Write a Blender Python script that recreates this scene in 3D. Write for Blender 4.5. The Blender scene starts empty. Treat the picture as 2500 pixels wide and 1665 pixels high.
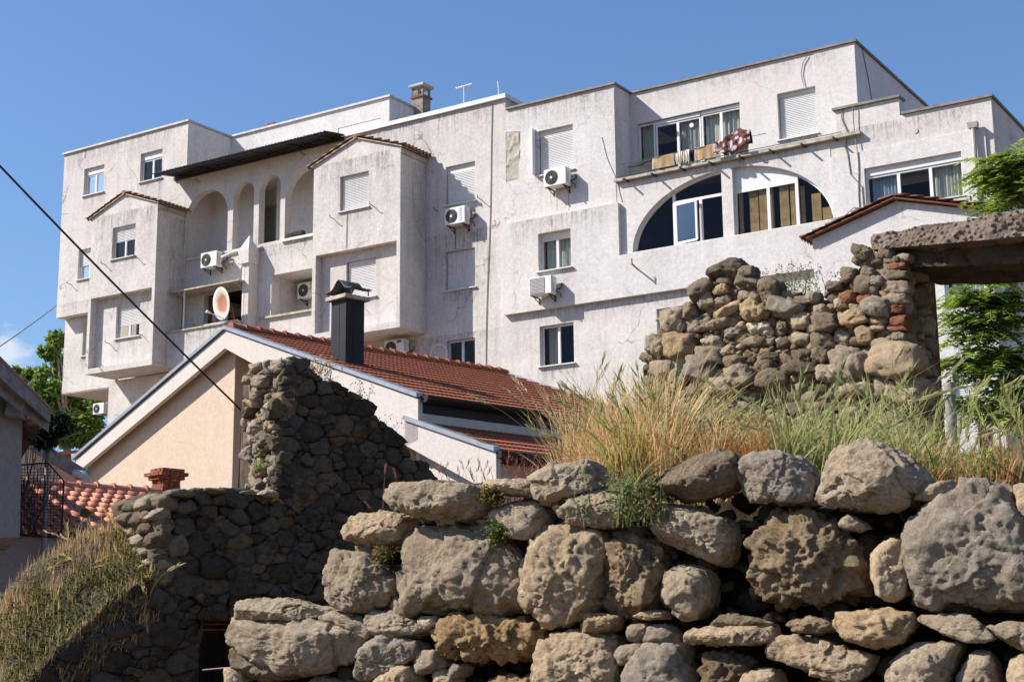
import bpy, bmesh, math, random
import numpy as np
from mathutils import Vector, Matrix
from mathutils.geometry import tessellate_polygon
random.seed(7); RNG = np.random.default_rng(7)
R = math.radians
S = bpy.context.scene
COL = S.collection

# ------------------------------------------------------------------ camera
F_PX, PITCH, ROLL, YAW, EYE = 3637.0, R(11.37), R(-0.585), R(57.0), 1.6
cp, sp, cr, sr = math.cos(PITCH), math.sin(PITCH), math.cos(ROLL), math.sin(ROLL)
FW = np.array([0, cp, sp]); U0 = np.array([0, -sp, cp]); R0 = np.array([1., 0, 0])
RT = cr*R0 + sr*U0; UP = -sr*R0 + cr*U0
cd = bpy.data.cameras.new('camera'); cam = bpy.data.objects.new('camera', cd); COL.objects.link(cam)
cd.sensor_width = 36; cd.lens = F_PX/2500*36; cd.clip_end = 6000; cd.clip_start = .05
M = Matrix.Identity(4)
for i in range(3):
    M[i][0] = RT[i]; M[i][1] = UP[i]; M[i][2] = -FW[i]
M[2][3] = EYE
cam.matrix_world = M; S.camera = cam

# ------------------------------------------------------------------ light
SUN = np.array([-1.694, -0.093, 1.42]); SUN /= np.linalg.norm(SUN)
EL = math.asin(SUN[2]); AZ = math.atan2(SUN[0], SUN[1])
w = bpy.data.worlds.new('World'); S.world = w; w.use_nodes = True
nt = w.node_tree; N = nt.nodes; Lk = nt.links
bg = N['Background']
sky = N.new('ShaderNodeTexSky'); sky.sky_type = 'NISHITA'; sky.sun_disc = False
sky.sun_elevation = EL; sky.sun_rotation = AZ; sky.air_density = 1.3; sky.dust_density = .5; sky.ozone_density = 3.2
geo = N.new('ShaderNodeNewGeometry')
# a small real cloud bank low on the left horizon, part of the sky
nz = N.new('ShaderNodeTexNoise'); nz.inputs['Scale'].default_value = 34; nz.inputs['Detail'].default_value = 7
nz.inputs['Roughness'].default_value = .58
mp = N.new('ShaderNodeMapping'); mp.inputs['Scale'].default_value = (1, 1, 2.2)
tc = N.new('ShaderNodeTexCoord')
Lk.new(tc.outputs['Generated'], mp.inputs['Vector']); Lk.new(mp.outputs['Vector'], nz.inputs['Vector'])
dst = N.new('ShaderNodeVectorMath'); dst.operation = 'DISTANCE'
dst.inputs[1].default_value = (-.322, .928, .186)
mz = N.new('ShaderNodeMapping'); mz.inputs['Scale'].default_value = (1, 1, 1)
Lk.new(tc.outputs['Generated'], dst.inputs[0])
mr = N.new('ShaderNodeMapRange'); mr.inputs['From Min'].default_value = .0; mr.inputs['From Max'].default_value = .045
mr.inputs['To Min'].default_value = .26; mr.inputs['To Max'].default_value = -.30
Lk.new(dst.outputs['Value'], mr.inputs['Value'])
ad = N.new('ShaderNodeMath'); ad.operation = 'ADD'; Lk.new(mr.outputs[0], ad.inputs[0]); Lk.new(nz.outputs['Fac'], ad.inputs[1])
cr_ = N.new('ShaderNodeMapRange'); cr_.inputs['From Min'].default_value = .55; cr_.inputs['From Max'].default_value = .85
cr_.inputs['To Max'].default_value = .8
Lk.new(ad.outputs[0], cr_.inputs['Value'])
mx = N.new('ShaderNodeMixRGB'); Lk.new(cr_.outputs[0], mx.inputs['Fac'])
tint = N.new('ShaderNodeMixRGB'); tint.blend_type = 'MULTIPLY'; tint.inputs['Fac'].default_value = 1
tint.inputs['Color2'].default_value = (.74, .88, 1.12, 1)
Lk.new(sky.outputs[0], tint.inputs['Color1'])
Lk.new(tint.outputs[0], mx.inputs['Color1']); mx.inputs['Color2'].default_value = (6.2, 6.6, 7.4, 1)
Lk.new(mx.outputs[0], bg.inputs['Color']); bg.inputs['Strength'].default_value = .088
sl = bpy.data.lights.new('sun', 'SUN'); sl.energy = 5.0; sl.angle = R(.5); sl.color = (1, .94, .86)
so = bpy.data.objects.new('sun', sl); COL.objects.link(so)
so.rotation_euler = Vector(SUN).to_track_quat('Z', 'Y').to_euler()
S.view_settings.view_transform = 'Standard'; S.view_settings.look = 'None'
S.view_settings.exposure = .62; S.view_settings.gamma = 1
S.cycles.max_bounces = 6

# ------------------------------------------------------------------ pixel -> point maths (photo pixels, 2500 wide)
K = {1:(0,200,.3189),2:(400,200,.3189),3:(700,200,.28056),4:(1060,160,.2551),5:(1480,60,.3189),6:(1980,160,.29329),
     7:(0,600,.3189),8:(1060,500,.3189),9:(0,1050,.3922),10:(500,780,.3316),11:(1540,600,.3397),12:(540,1120,.3475),
     13:(1200,1080,.3731),14:(1800,1050,.3922),15:(2060,480,.3953),16:(700,640,.3444),17:(0,800,.3445),'D':(0,0,1.0621),'S':(0,0,1)}
def ray(c, x, y):
    a, b, s = K[c]; x = a+x*s; y = b+y*s
    return FW + RT*(x-1250)/F_PX - UP*(y-832.5)/F_PX
CAM = np.array([0, 0, EYE])
def pix(c, x, y, d):
    r = ray(c, x, y); return CAM + r*(d/r[1])
def on_plane(c, x, y, o, n):
    r = ray(c, x, y); return CAM + r*(((o-CAM)@n)/(r@n))

# ------------------------------------------------------------------ numpy noise
def _h(ix, iy, iz, s):
    h = (ix*374761393 + iy*668265263 + iz*2147483647 + s*144269) & 0xffffffff
    h = ((h ^ (h >> 13))*1274126177) & 0xffffffff
    h = (h ^ (h >> 16)) & 0xffffffff
    return h/4294967295.0
def vnoise(p, s=0):
    i = np.floor(p).astype(np.int64); f = p-i; f = f*f*f*(f*(f*6-15)+10)
    o = 0
    for dx in (0, 1):
        for dy in (0, 1):
            for dz in (0, 1):
                wgt = (f[:, 0] if dx else 1-f[:, 0])*(f[:, 1] if dy else 1-f[:, 1])*(f[:, 2] if dz else 1-f[:, 2])
                o = o + wgt*_h(i[:, 0]+dx, i[:, 1]+dy, i[:, 2]+dz, s)
    return o*2-1
def fbm(p, oc=4, s=0, g=.5):
    o = 0; a = 1
    for k in range(oc):
        o = o + a*vnoise(p*2**k+17.3*k, s+k); a *= g
    return o
def ridged(p, oc=4, s=0):
    o = 0; a = 1
    for k in range(oc):
        o = o + a*(1-2*np.abs(vnoise(p*2**k+9.1*k, s+k))); a *= .5
    return o
def worley(p, s=0):
    i = np.floor(p).astype(np.int64); best = np.full(len(p), 9.); sec = np.full(len(p), 9.)
    for dx in (-1, 0, 1):
        for dy in (-1, 0, 1):
            for dz in (-1, 0, 1):
                c = i + np.array([dx, dy, dz])
                q = c + np.stack([_h(c[:, 0], c[:, 1], c[:, 2], s+j) for j in (1, 2, 3)], 1)
                d = np.linalg.norm(p-q, axis=1)
                sec = np.where(d < best, best, np.minimum(sec, d)); best = np.minimum(best, d)
    return best, sec

# ------------------------------------------------------------------ object helpers
def tag(o, label=None, cat=None, group=None, kind=None):
    if label: o['label'] = label
    if cat: o['category'] = cat
    if group: o['group'] = group
    if kind: o['kind'] = kind
    return o
def link(name, me, mats, parent=None):
    o = bpy.data.objects.new(name, me); COL.objects.link(o)
    for m in (mats if isinstance(mats, (list, tuple)) else [mats]): me.materials.append(m)
    if parent: o.parent = parent
    return o
def empty(name, loc=(0, 0, 0), rz=0, parent=None):
    o = bpy.data.objects.new(name, None); COL.objects.link(o); o.location = loc; o.rotation_euler = (0, 0, rz)
    o.empty_display_size = .2
    if parent: o.parent = parent
    return o
def copy_tree(o, parent=None):
    c = o.copy(); COL.objects.link(c); c.parent = parent
    for ch in [x for x in COL.objects if x.parent == o]: copy_tree(ch, c)
    return c
def mesh_np(name, V, Fc, mat, parent=None, smooth=False, col=None, uv=None):
    V = np.asarray(V, np.float32); Fc = np.asarray(Fc, np.int32); k = Fc.shape[1]
    me = bpy.data.meshes.new(name)
    me.vertices.add(len(V)); me.vertices.foreach_set('co', V.ravel())
    me.loops.add(Fc.size); me.loops.foreach_set('vertex_index', Fc.ravel())
    me.polygons.add(len(Fc)); me.polygons.foreach_set('loop_start', np.arange(0, Fc.size, k, dtype=np.int32))
    if smooth: me.polygons.foreach_set('use_smooth', np.ones(len(Fc), bool))
    if col is not None:
        a = me.color_attributes.new('tone', 'FLOAT_COLOR', 'POINT')
        c = np.ones((len(V), 4), np.float32); c[:, :col.shape[1]] = col; a.data.foreach_set('color', c.ravel())
    me.update(calc_edges=True); me.validate()
    return link(name, me, mat, parent)

class MB:
    def __init__(s, T=None): s.v = []; s.f = []; s.T = T or (lambda p: p); s.m = []; s.mi = 0
    def add(s, vs, fs):
        b = len(s.v); s.v += [tuple(s.T(p)) for p in vs]; s.f += [[b+i for i in f] for f in fs]; s.m += [s.mi]*len(fs)
    def box(s, x0, x1, y0, y1, z0, z1):
        s.add([(x, y, z) for x in (x0, x1) for y in (y0, y1) for z in (z0, z1)],
              [(0, 1, 3, 2), (4, 6, 7, 5), (0, 4, 5, 1), (2, 3, 7, 6), (0, 2, 6, 4), (1, 5, 7, 3)])
    def hexa(s, b, t):   # bottom quad, top quad
        s.add(list(b)+list(t), [(0, 1, 2, 3), (7, 6, 5, 4), (0, 4, 5, 1), (1, 5, 6, 2), (2, 6, 7, 3), (3, 7, 4, 0)])
    def bar(s, a, b, w, h=None, up=(0, 0, 1)):
        a = Vector(a); b = Vector(b); d = (b-a).normalized(); h = h or w
        x = d.cross(Vector(up))
        if x.length < 1e-4: x = d.cross(Vector((1, 0, 0)))
        x.normalize(); y = x.cross(d); x = x*w/2; y = y*h/2
        s.hexa([a-x-y, a+x-y, a+x+y, a-x+y], [b-x-y, b+x-y, b+x+y, b-x+y])
    def tube(s, pts, r, n=7, cap=True):
        pts = [Vector(p) for p in pts]; rs = r if isinstance(r, (list, tuple)) else [r]*len(pts)
        vs = []; pr = None
        for i, p in enumerate(pts):
            d = (pts[min(i+1, len(pts)-1)]-pts[max(i-1, 0)]).normalized()
            x = d.cross(Vector((0, 0, 1))) if pr is None else pr - d*pr.dot(d)
            if x.length < 1e-4: x = d.cross(Vector((1, 0, 0)))
            x.normalize(); pr = x; y = d.cross(x)
            vs += [p + (x*math.cos(2*math.pi*j/n)+y*math.sin(2*math.pi*j/n))*rs[i] for j in range(n)]
        fs = [(i*n+j, i*n+(j+1) % n, (i+1)*n+(j+1) % n, (i+1)*n+j) for i in range(len(pts)-1) for j in range(n)]
        if cap: fs += [tuple(range(n))[::-1], tuple((len(pts)-1)*n+j for j in range(n))]
        s.add(vs, fs)
    def prism(s, poly, f0, f1):     # poly of 2D points, f0/f1 map (a,b)->3D
        n = len(poly); s.add([f0(*p) for p in poly]+[f1(*p) for p in poly],
              [tuple(range(n)), tuple(range(2*n-1, n-1, -1))]+[(i, (i+1) % n, n+(i+1) % n, n+i) for i in range(n)])
    def sheet(s, outer, holes, d0, d1, axis='v'):
        mk = (lambda a, w, d: (a, d, w)) if axis == 'v' else (lambda a, w, d: (d, a, w))
        loops = [outer]+list(holes); tri = tessellate_polygon([[Vector((a, b, 0)) for a, b in l] for l in loops])
        flat = [p for l in loops for p in l]; n = len(flat)
        vs = [mk(a, b, d0) for a, b in flat]+[mk(a, b, d1) for a, b in flat]
        fs = [tuple(t) for t in tri]+[tuple(i+n for i in reversed(t)) for t in tri]
        b = 0
        for l in loops:
            m = len(l); fs += [(b+i, b+(i+1) % m, n+b+(i+1) % m, n+b+i) for i in range(m)]; b += m
        s.add(vs, fs)
    def build(s, name, mats, parent=None, smooth=False, bevel=0, angle=None):
        bm = bmesh.new(); vs = [bm.verts.new(p) for p in s.v]
        for f, mi in zip(s.f, s.m):
            try:
                q = bm.faces.new([vs[i] for i in f]); q.material_index = mi; q.smooth = smooth
            except ValueError: pass
        bmesh.ops.recalc_face_normals(bm, faces=bm.faces)
        me = bpy.data.meshes.new(name); bm.to_mesh(me); bm.free()
        o = link(name, me, mats, parent)
        if bevel:
            md = o.modifiers.new('bevel', 'BEVEL'); md.width = bevel; md.segments = 1; md.limit_method = 'ANGLE'; md.angle_limit = R(50)
        if smooth and angle: me.set_sharp_from_angle(angle=R(angle))
        return o

# ------------------------------------------------------------------ materials
class Mat:
    def __init__(s, name, rough=.8, spec=.3, metal=0):
        s.m = bpy.data.materials.new(name); s.m.use_nodes = True; s.n = s.m.node_tree.nodes; s.l = s.m.node_tree.links
        s.b = s.n['Principled BSDF']; s.b.inputs['Roughness'].default_value = rough
        s.b.inputs['Specular IOR Level'].default_value = spec; s.b.inputs['Metallic'].default_value = metal
        s.tc = s.n.new('ShaderNodeTexCoord')
    def vec(s, scale=(1, 1, 1), src='Object'):
        m = s.n.new('ShaderNodeMapping'); m.inputs['Scale'].default_value = scale; s.l.new(s.tc.outputs[src], m.inputs['Vector']); return m.outputs[0]
    def noise(s, sc, det=5, rough=.55, scale=(1, 1, 1), src='Object', dist=0):
        t = s.n.new('ShaderNodeTexNoise'); t.inputs['Scale'].default_value = sc; t.inputs['Detail'].default_value = det
        t.inputs['Roughness'].default_value = rough; t.inputs['Distortion'].default_value = dist
        s.l.new(s.vec(scale, src), t.inputs['Vector']); return t.outputs['Fac']
    def rng(s, x, a, b, c=0, d=1):
        t = s.n.new('ShaderNodeMapRange'); s.l.new(x, t.inputs['Value'])
        for k, v in zip(('From Min', 'From Max', 'To Min', 'To Max'), (a, b, c, d)): t.inputs[k].default_value = v
        return t.outputs[0]
    def mix(s, fac, a, b, mode='MIX'):
        t = s.n.new('ShaderNodeMixRGB'); t.blend_type = mode
        for k, v in (('Fac', fac), ('Color1', a), ('Color2', b)):
            if isinstance(v, (int, float)): t.inputs[k].default_value = v
            elif isinstance(v, tuple): t.inputs[k].default_value = (*v[:3], 1)
            else: s.l.new(v, t.inputs[k])
        return t.outputs[0]
    def math(s, op, a, b=0):
        t = s.n.new('ShaderNodeMath'); t.operation = op
        for i, v in enumerate((a, b)):
            if isinstance(v, (int, float)): t.inputs[i].default_value = v
            else: s.l.new(v, t.inputs[i])
        return t.outputs[0]
    def color(s, c):
        if isinstance(c, tuple): s.b.inputs['Base Color'].default_value = (*c, 1)
        else: s.l.new(c, s.b.inputs['Base Color'])
        return s
    def bump(s, h, strength=.5, dist=.02):
        t = s.n.new('ShaderNodeBump'); t.inputs['Strength'].default_value = strength; t.inputs['Distance'].default_value = dist
        s.l.new(h, t.inputs['Height']); s.l.new(t.outputs[0], s.b.inputs['Normal']); return s
    def attr(s, nm='tone'):
        t = s.n.new('ShaderNodeAttribute'); t.attribute_name = nm; return t.outputs['Color']

def stucco(name, base, dirt, streak=.5, patch=.5, bumpst=.5):
    m = Mat(name, .92, .15)
    a = m.rng(m.noise(.7, 8, .76), .38, .62, 0, patch)
    b = m.rng(m.noise(1.0, 7, .72, (2.6, 2.6, .22)), .50, .70, 0, streak)
    g = m.rng(m.noise(30, 3, .75), .3, .72)
    g2 = m.rng(m.noise(9, 4, .7), .35, .7)
    c = m.mix(a, base, dirt); c = m.mix(b, c, tuple(x*.66 for x in dirt))
    c = m.mix(.46, c, m.mix(g, tuple(x*.62 for x in base), tuple(min(1, x*1.3) for x in base)))
    c = m.mix(.2, c, m.mix(g2, tuple(x*.6 for x in dirt), tuple(min(1, x*1.12) for x in base)))
    vo = m.n.new('ShaderNodeTexVoronoi'); vo.feature = 'DISTANCE_TO_EDGE'; vo.inputs['Scale'].default_value = .42
    vm = m.n.new('ShaderNodeVectorMath'); vm.operation = 'ADD'; m.l.new(m.tc.outputs['Object'], vm.inputs[0])
    nv = m.n.new('ShaderNodeTexNoise'); nv.inputs['Scale'].default_value = 1.6; nv.inputs['Detail'].default_value = 6; m.l.new(m.tc.outputs['Object'], nv.inputs['Vector']); m.l.new(nv.outputs['Color'], vm.inputs[1]); m.l.new(vm.outputs[0], vo.inputs['Vector'])
    ck = m.math('MULTIPLY', m.rng(vo.outputs['Distance'], 0, .011, 1, 0), m.rng(m.noise(.5, 3), .50, .6, 0, streak))
    c = m.mix(ck, c, tuple(x*.35 for x in dirt))
    m.color(c); m.bump(m.noise(34, 4, .7), bumpst, .03)
    return m.m
STUC = stucco('weathered_stucco', (.73, .685, .645), (.345, .305, .27), .74, .66)
STUC2 = stucco('painted_stucco', (.72, .685, .66), (.44, .395, .37), .40, .6)
STUC3 = stucco('smooth_stucco', (.69, .65, .62), (.50, .455, .43), .25, .45, .25)
CREAM = stucco('cream_render', (.60, .545, .50), (.49, .44, .40), .25, .4, .2)

PEACH = stucco('peach_render', (.60, .47, .36), (.50, .385, .29), .3, .4, .3)
GREYD = stucco('dim_render', (.30, .26, .27), (.20, .17, .18), .3, .5, .4)
GREYW = stucco('grey_render', (.27, .25, .25), (.15, .14, .14), .5, .5, .4)
def grime():
    m = Mat('grime_streaks', .95, .05); m.color((.12, .10, .08))
    sx = m.n.new('ShaderNodeSeparateXYZ'); m.l.new(m.tc.outputs['Generated'], sx.inputs[0])
    z = m.math('POWER', sx.outputs['Z'], 1.4); s_ = m.rng(m.noise(1, 8, .85, (16, 16, .8)), .46, .62); e = m.rng(m.noise(7, 5, .7), .3, .6)
    ex = m.math('MULTIPLY', m.rng(sx.outputs['X'], 0, .1), m.rng(sx.outputs['X'], 1, .9))
    a = m.math('MULTIPLY', m.math('MULTIPLY', m.math('MULTIPLY', z, m.math('ADD', s_, .06)), e), m.math('MULTIPLY', ex, .58)); m.l.new(a, m.b.inputs['Alpha']); return m.m
GRIME = grime()
def plain(name, c, rough=.6, spec=.3, metal=0, var=.15, sc=8, bump=0):
    m = Mat(name, rough, spec, metal)
    m.color(m.mix(m.rng(m.noise(sc, 5, .6), .3, .7), tuple(x*(1-var) for x in c), tuple(min(1, x*(1+var)) for x in c)))
    if bump: m.bump(m.noise(sc*4, 3), bump, .01)
    return m.m
WHITE = plain('white_plastic', (.72, .71, .71), .4, .4, 0, .04)
SHUT = plain('shutter_plastic', (.68, .67, .66), .55, .3, 0, .05)
ACW = plain('cream_enamel', (.72, .70, .66), .45, .4, 0, .08, 5)
ACD = plain('dark_grille', (.035, .033, .033), .7, .2)
ACG = plain('grey_grille', (.20, .19, .19), .7, .2)
CURT = plain('sheer_curtain', (.50, .55, .56), .95, .1, 0, .12, 14)
CURTB = plain('blue_curtain', (.30, .42, .60), .95, .1, 0, .12, 14)
WOODC = plain('tan_blind', (.33, .245, .145), .9, .1, 0, .25, 6)
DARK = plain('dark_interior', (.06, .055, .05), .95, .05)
COPR = plain('dark_coping', (.20, .18, .16), .7, .3, .1, .3, 5)
COPE = plain('zinc_coping', (.40, .38, .36), .6, .4, .2, .25, 5)
COPW = plain('pale_coping', (.66, .65, .62), .55, .4, .0, .15, 4)
CONC = plain('stained_concrete', (.42, .38, .31), .9, .15, 0, .35, 5, .4)
DMET = plain('dark_metal', (.045, .045, .05), .55, .45, .3, .3, 6)
BLK = plain('black_sheet', (.014, .013, .016), .6, .25, 0, .25, 3)
GMET = plain('grey_flashing', (.30, .31, .34), .45, .5, .6, .15, 4)
RUST = plain('rusty_metal', (.30, .12, .06), .8, .2, .3, .4, 10)
CABLE = plain('cable_rubber', (.02, .02, .02), .6, .3)
WIREG = plain('cable_grey', (.22, .20, .19), .7, .2)
BRICK = plain('brick', (.24, .088, .05), .9, .15, 0, .5, 9, .9)
WOOD = plain('weathered_wood', (.24, .21, .19), .85, .15, 0, .35, 7, .5)
WOODG = plain('pale_wood', (.20, .18, .18), .85, .15, 0, .3, 7, .4)
def glass(nm='window_glass', k=1):
    m = Mat(nm, .04, .5); n, l = m.n, m.l
    tr = n.new('ShaderNodeBsdfTransparent'); tr.inputs[0].default_value = (.82, .80, .72, 1)
    gl = n.new('ShaderNodeBsdfGlossy'); gl.inputs['Roughness'].default_value = .03; gl.inputs[0].default_value = (.9, .95, 1, 1)
    lw = n.new('ShaderNodeFresnel'); lw.inputs['IOR'].default_value = 1.55
    f = m.math('ADD', m.math('MULTIPLY', lw.outputs[0], .24*k), .005*k)
    mx = n.new('ShaderNodeMixShader'); l.new(f, mx.inputs[0]); l.new(tr.outputs[0], mx.inputs[1]); l.new(gl.outputs[0], mx.inputs[2])
    l.new(mx.outputs[0], n['Material Output'].inputs['Surface']); return m.m
GLASS = glass(); GLASSB = glass('sky_reflecting_glass', 3.2)
def tile_mat(name, a, b):
    m = Mat(name, .85, .2)
    c = m.mix(m.rng(m.noise(5, 6, .8), .32, .66), a, b)
    c = m.mix(m.rng(m.noise(22, 3, .6), .5, .8, 0, .45), c, (.10, .05, .035))
    m.color(c); m.bump(m.noise(40, 3), .3, .01); return m.m
TILE = tile_mat('clay_tile', (.21, .062, .035), (.39, .135, .072))
TILE2 = tile_mat('salmon_tile', (.50, .20, .13), (.60, .27, .18))
TILED = tile_mat('dark_tile', (.13, .055, .035), (.20, .085, .05))
TILEO = tile_mat('old_tile', (.26, .12, .07), (.34, .18, .11))
def rock_mat(name, a, b, c, pit=.5):
    m = Mat(name, .95, .12)
    n1 = m.rng(m.noise(2.6, 7, .62, dist=.3), .35, .68); n2 = m.rng(m.noise(8, 7, .78), .40, .62); n3 = m.rng(m.noise(55, 4, .75), .3, .7)
    k = m.mix(n1, a, b); k = m.mix(m.math('MULTIPLY', n2, .55), k, c)
    k = m.mix(.28, k, m.mix(n3, tuple(x*.55 for x in a), tuple(x*1.45 for x in b)))
    lich = m.rng(m.noise(4.2, 6, .75, dist=.6), .54, .62, 0, .62); k = m.mix(lich, k, tuple(x*.30 for x in a))
    pale = m.rng(m.noise(6.5, 6, .8, dist=.4), .60, .68, 0, .5); k = m.mix(pale, k, tuple(min(1, x*1.45+.04) for x in b))
    k = m.mix(1, k, m.attr(), 'MULTIPLY'); m.color(k)
    h = m.math('ADD', m.noise(19, 8, .78, dist=.5), m.math('MULTIPLY', m.noise(80, 4, .8), .5))
    m.bump(h, pit, .04); return m.m
ROCK = rock_mat('limestone', (.355, .27, .18), (.50, .41, .30), (.15, .105, .065), .8)
ROCKP = rock_mat('pitted_tufa', (.30, .21, .12), (.43, .33, .21), (.12, .075, .04), .9)
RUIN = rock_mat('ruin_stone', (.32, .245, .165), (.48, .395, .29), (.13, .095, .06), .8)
RUIN2 = rock_mat('shaded_ruin_stone', (.10, .083, .062), (.17, .143, .108), (.045, .036, .026), .8)  # darkened copy of the ruin stone; the wall's shade is put into the colour
MORT = rock_mat('old_mortar', (.10, .075, .05), (.16, .122, .082), (.05, .037, .025), 1.0)
DKC = plain('sooty_concrete', (.24, .21, .175), .9, .15, 0, .4, 5, .4)
def blade_mat(name):
    m = Mat(name, .75, .2); m.color(m.attr())
    n, l = m.n, m.l; t = n.new('ShaderNodeBsdfTranslucent'); l.new(m.b.inputs['Base Color'].links[0].from_socket, t.inputs[0])
    mx = n.new('ShaderNodeMixShader'); mx.inputs[0].default_value = .48
    l.new(m.b.outputs[0], mx.inputs[1]); l.new(t.outputs[0], mx.inputs[2]); l.new(mx.outputs[0], n['Material Output'].inputs['Surface']); return m.m
BLADE = blade_mat('plant_fibre')
SOIL = Mat('dry_soil', .95, .1)
SOIL.color(SOIL.mix(SOIL.rng(SOIL.noise(2, 8, .7), .35, .65), (.11, .075, .045), (.26, .18, .11))); SOIL.bump(SOIL.noise(14, 8, .75), .9, .06); SOIL = SOIL.m
#PART2
# ================================================================== GROUND
def smooth(a, b, x):
    t = np.clip((x-a)/(b-a), 0, 1); return t*t*(3-2*t)
WA = math.tan(R(29)); WK = 8.6                      # foreground wall plane: y = WK - WA*x
def ground_h(x, y):
    d = (y-(WK-WA*x))                               # distance behind the foreground wall face
    mound = smooth(.5, .8, d)*(1-smooth(10.5, 15, d))
    left = smooth(-1.15, -.6, x-.03*(y-9))
    h = mound*left*(2.34 + smooth(-.2, 1.6, x-.02*(y-9))*smooth(.8, 7.5, d)*.25)
    q = np.stack([x*.9, y*.9, x*0], -1).reshape(-1, 3)
    return h + (fbm(q, 3, 5)*.07).reshape(np.shape(x))*(h > .3)
def build_ground():
    xs = np.concatenate([np.linspace(-900, -30, 12), np.linspace(-28, -3.4, 20), np.linspace(-3.2, 7.6, 130), np.linspace(8, 30, 20), np.linspace(40, 900, 12)])
    ys = np.concatenate([np.linspace(-300, 2, 10), np.linspace(4, 26, 200), np.linspace(28, 100, 20), np.linspace(130, 2500, 12)])
    X, Y = np.meshgrid(xs, ys); Z = ground_h(X, Y); V = np.stack([X, Y, Z], -1).reshape(-1, 3); n = len(xs)
    i = np.arange(len(ys)-1)[:, None]*n+np.arange(n-1)[None]; i = i.ravel()
    tag(mesh_np('ground', V, np.stack([i, i+1, i+n+1, i+n], 1), SOIL, smooth=True), kind='structure')
build_ground()

# ================================================================== APARTMENT BUILDING
uh = np.array([math.sin(YAW), -math.cos(YAW), 0]); nh = -np.array([math.cos(YAW), math.sin(YAW), 0])
O = ray('S', 1350, 700); O = O*44/O[1]; O[2] = 0
BROT = math.atan2(uh[1], uh[0])
def B(p): return (p[0], -p[1], p[2]+EYE)           # (u, v outwards, w above eye) -> local
def bw(u, v, w): q = O+uh*u+nh*v; return (q[0], q[1], w+EYE)
bld = empty('apartment_building', (O[0], O[1], 0), BROT)
tag(bld, 'long pale stucco apartment block with flat stepped roofs, arcade and gabled bays', 'building')
def mb(): return MB(B)
def rect(a, b, c, d): return [(a, c), (b, c), (b, d), (a, d)]
WINS = []
def window(u0, u1, w0, w1, v, set_=.13, mull=(.5,), shut=0, hood=.0, curt=None, sill=.07, bars=(), label=None, fw=.055, glassy=True, parent=None, blindmat=None, gl=None, name='window'):
    """frame + mullions as the part; glass, shutter, sill, curtain as sub-parts"""
    p = parent or bld; d = v-set_; m = mb(); W = u1-u0; H = w1-w0; hd = hood
    top = w1-hd
    m.box(u0, u0+fw, d-.06, d, w0, top); m.box(u1-fw, u1, d-.06, d, w0, top)
    m.box(u0+fw, u1-fw, d-.06, d, w0, w0+fw); m.box(u0+fw, u1-fw, d-.06, d, top-fw, top)
    for t in mull:
        c = u0+W*t; m.box(c-.045, c+.045, d-.05, d+.012, w0+fw, top-fw)
    for t in bars:
        c = w0+H*t; m.box(u0+fw, u1-fw, d-.05, d+.008, c-.035, c+.035)
    f = m.build(name, WHITE, p, bevel=.008)
    if label: tag(f, label)
    if shut < 1:
        g = mb(); g.add([(u0+fw, d-.03, w0+fw), (u1-fw, d-.03, w0+fw), (u1-fw, d-.03, top-fw), (u0+fw, d-.03, top-fw)], [(0, 1, 2, 3)])
        g.build('glass', gl or GLASS, f)
    if hd:
        h = mb(); h.box(u0, u1, d-.1, d+.03, top+.003, w1); h.build('shutter_box', SHUT, f, bevel=.01)
    if shut:
        s = mb(); a = top-.01; b = max(w0+.01, top-(top-w0)*shut); n = max(2, int((a-b)/.052)); st = (a-b)/n
        e = d-.012 if shut < 1 else d+.004
        vs = []
        for i in range(n+1):
            z = a-i*st
            for zz, dd in ((z+.006, 0), (z-.006, 0)): vs.append((zz, dd))
            if i < n: vs.append((z-st*.5, .02))
        V = [(u, e+.02+dd, zz) for zz, dd in vs for u in (u0+.03, u1-.03)]
        s.add(V, [(2*i, 2*i+1, 2*i+3, 2*i+2) for i in range(len(vs)-1)])
        s.build('roller_shutter', blindmat or SHUT, f)
    if sill:
        s = mb(); s.box(u0-.06, u1+.06, d, v+sill, w0-.035, w0-.002); s.build('sill', COPW if sill > .05 else COPE, f)
        stain(u0-.15, u1+.15, w0-.04, .75, v+.021)
    if curt is not None:
        for (a, b, cm) in curt:
            c = mb(); n = 26; ca = u0+W*a; cb = u0+W*b
            pts = [(ca+(cb-ca)*i/n, d-.2+.035*math.sin(i*1.9+u0*3)+.015*math.sin(i*.7)) for i in range(n+1)]
            c.add([(x, y, z) for x, y in pts for z in (w0, top)], [(2*i, 2*i+2, 2*i+3, 2*i+1) for i in range(n)])
            c.build('curtain', cm, f, smooth=True)
    return f
C1 = [(.05, .95, CURT)]
def stain(u0, u1, wt_, ln, v, axis='v'):
    m = mb(); q = [(u0, wt_-ln), (u1, wt_-ln), (u1, wt_), (u0, wt_)]
    m.add([(a, v, b) if axis == 'v' else (v, a, b) for a, b in q], [(0, 1, 2, 3)]); m.build('grime_streak', GRIME, bld)
for a in ((-8.35, -1.7, 16.87, 1.5, .006), (-1.6, 2.25, 16.46, 1.1, .02), (-22.45, -15.8, 18.95, 1.2, .006), (-19.1, -15.75, 15.5, 2.4, 1.356), (-8.38, -4.85, 15.5, 2.2, 1.356), (-19.1, -15.75, 12.4, .0+1.2, 1.08),
          (-1.7, 8.8, 9.81, .7, .006), (-22.4, -19.2, 12.9, .9, .006), (-15.6, -8.5, 13.6, .9, .006), (2.4, 8.8, 13.35, .6, .02), (-15.7, -12.3, 10.8, 1.1, .706), (-8.35, -1.8, 12.8, 3.5, .006), (-1.6, 2.2, 12.7, 1.1, .166), (9.1, 13.1, 13.6, .8, .006), (2.3, 9.4, 16.45, .8, -.97), (-8.35, -1.8, 9.5, 2.0, .006)): stain(*a)
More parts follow.
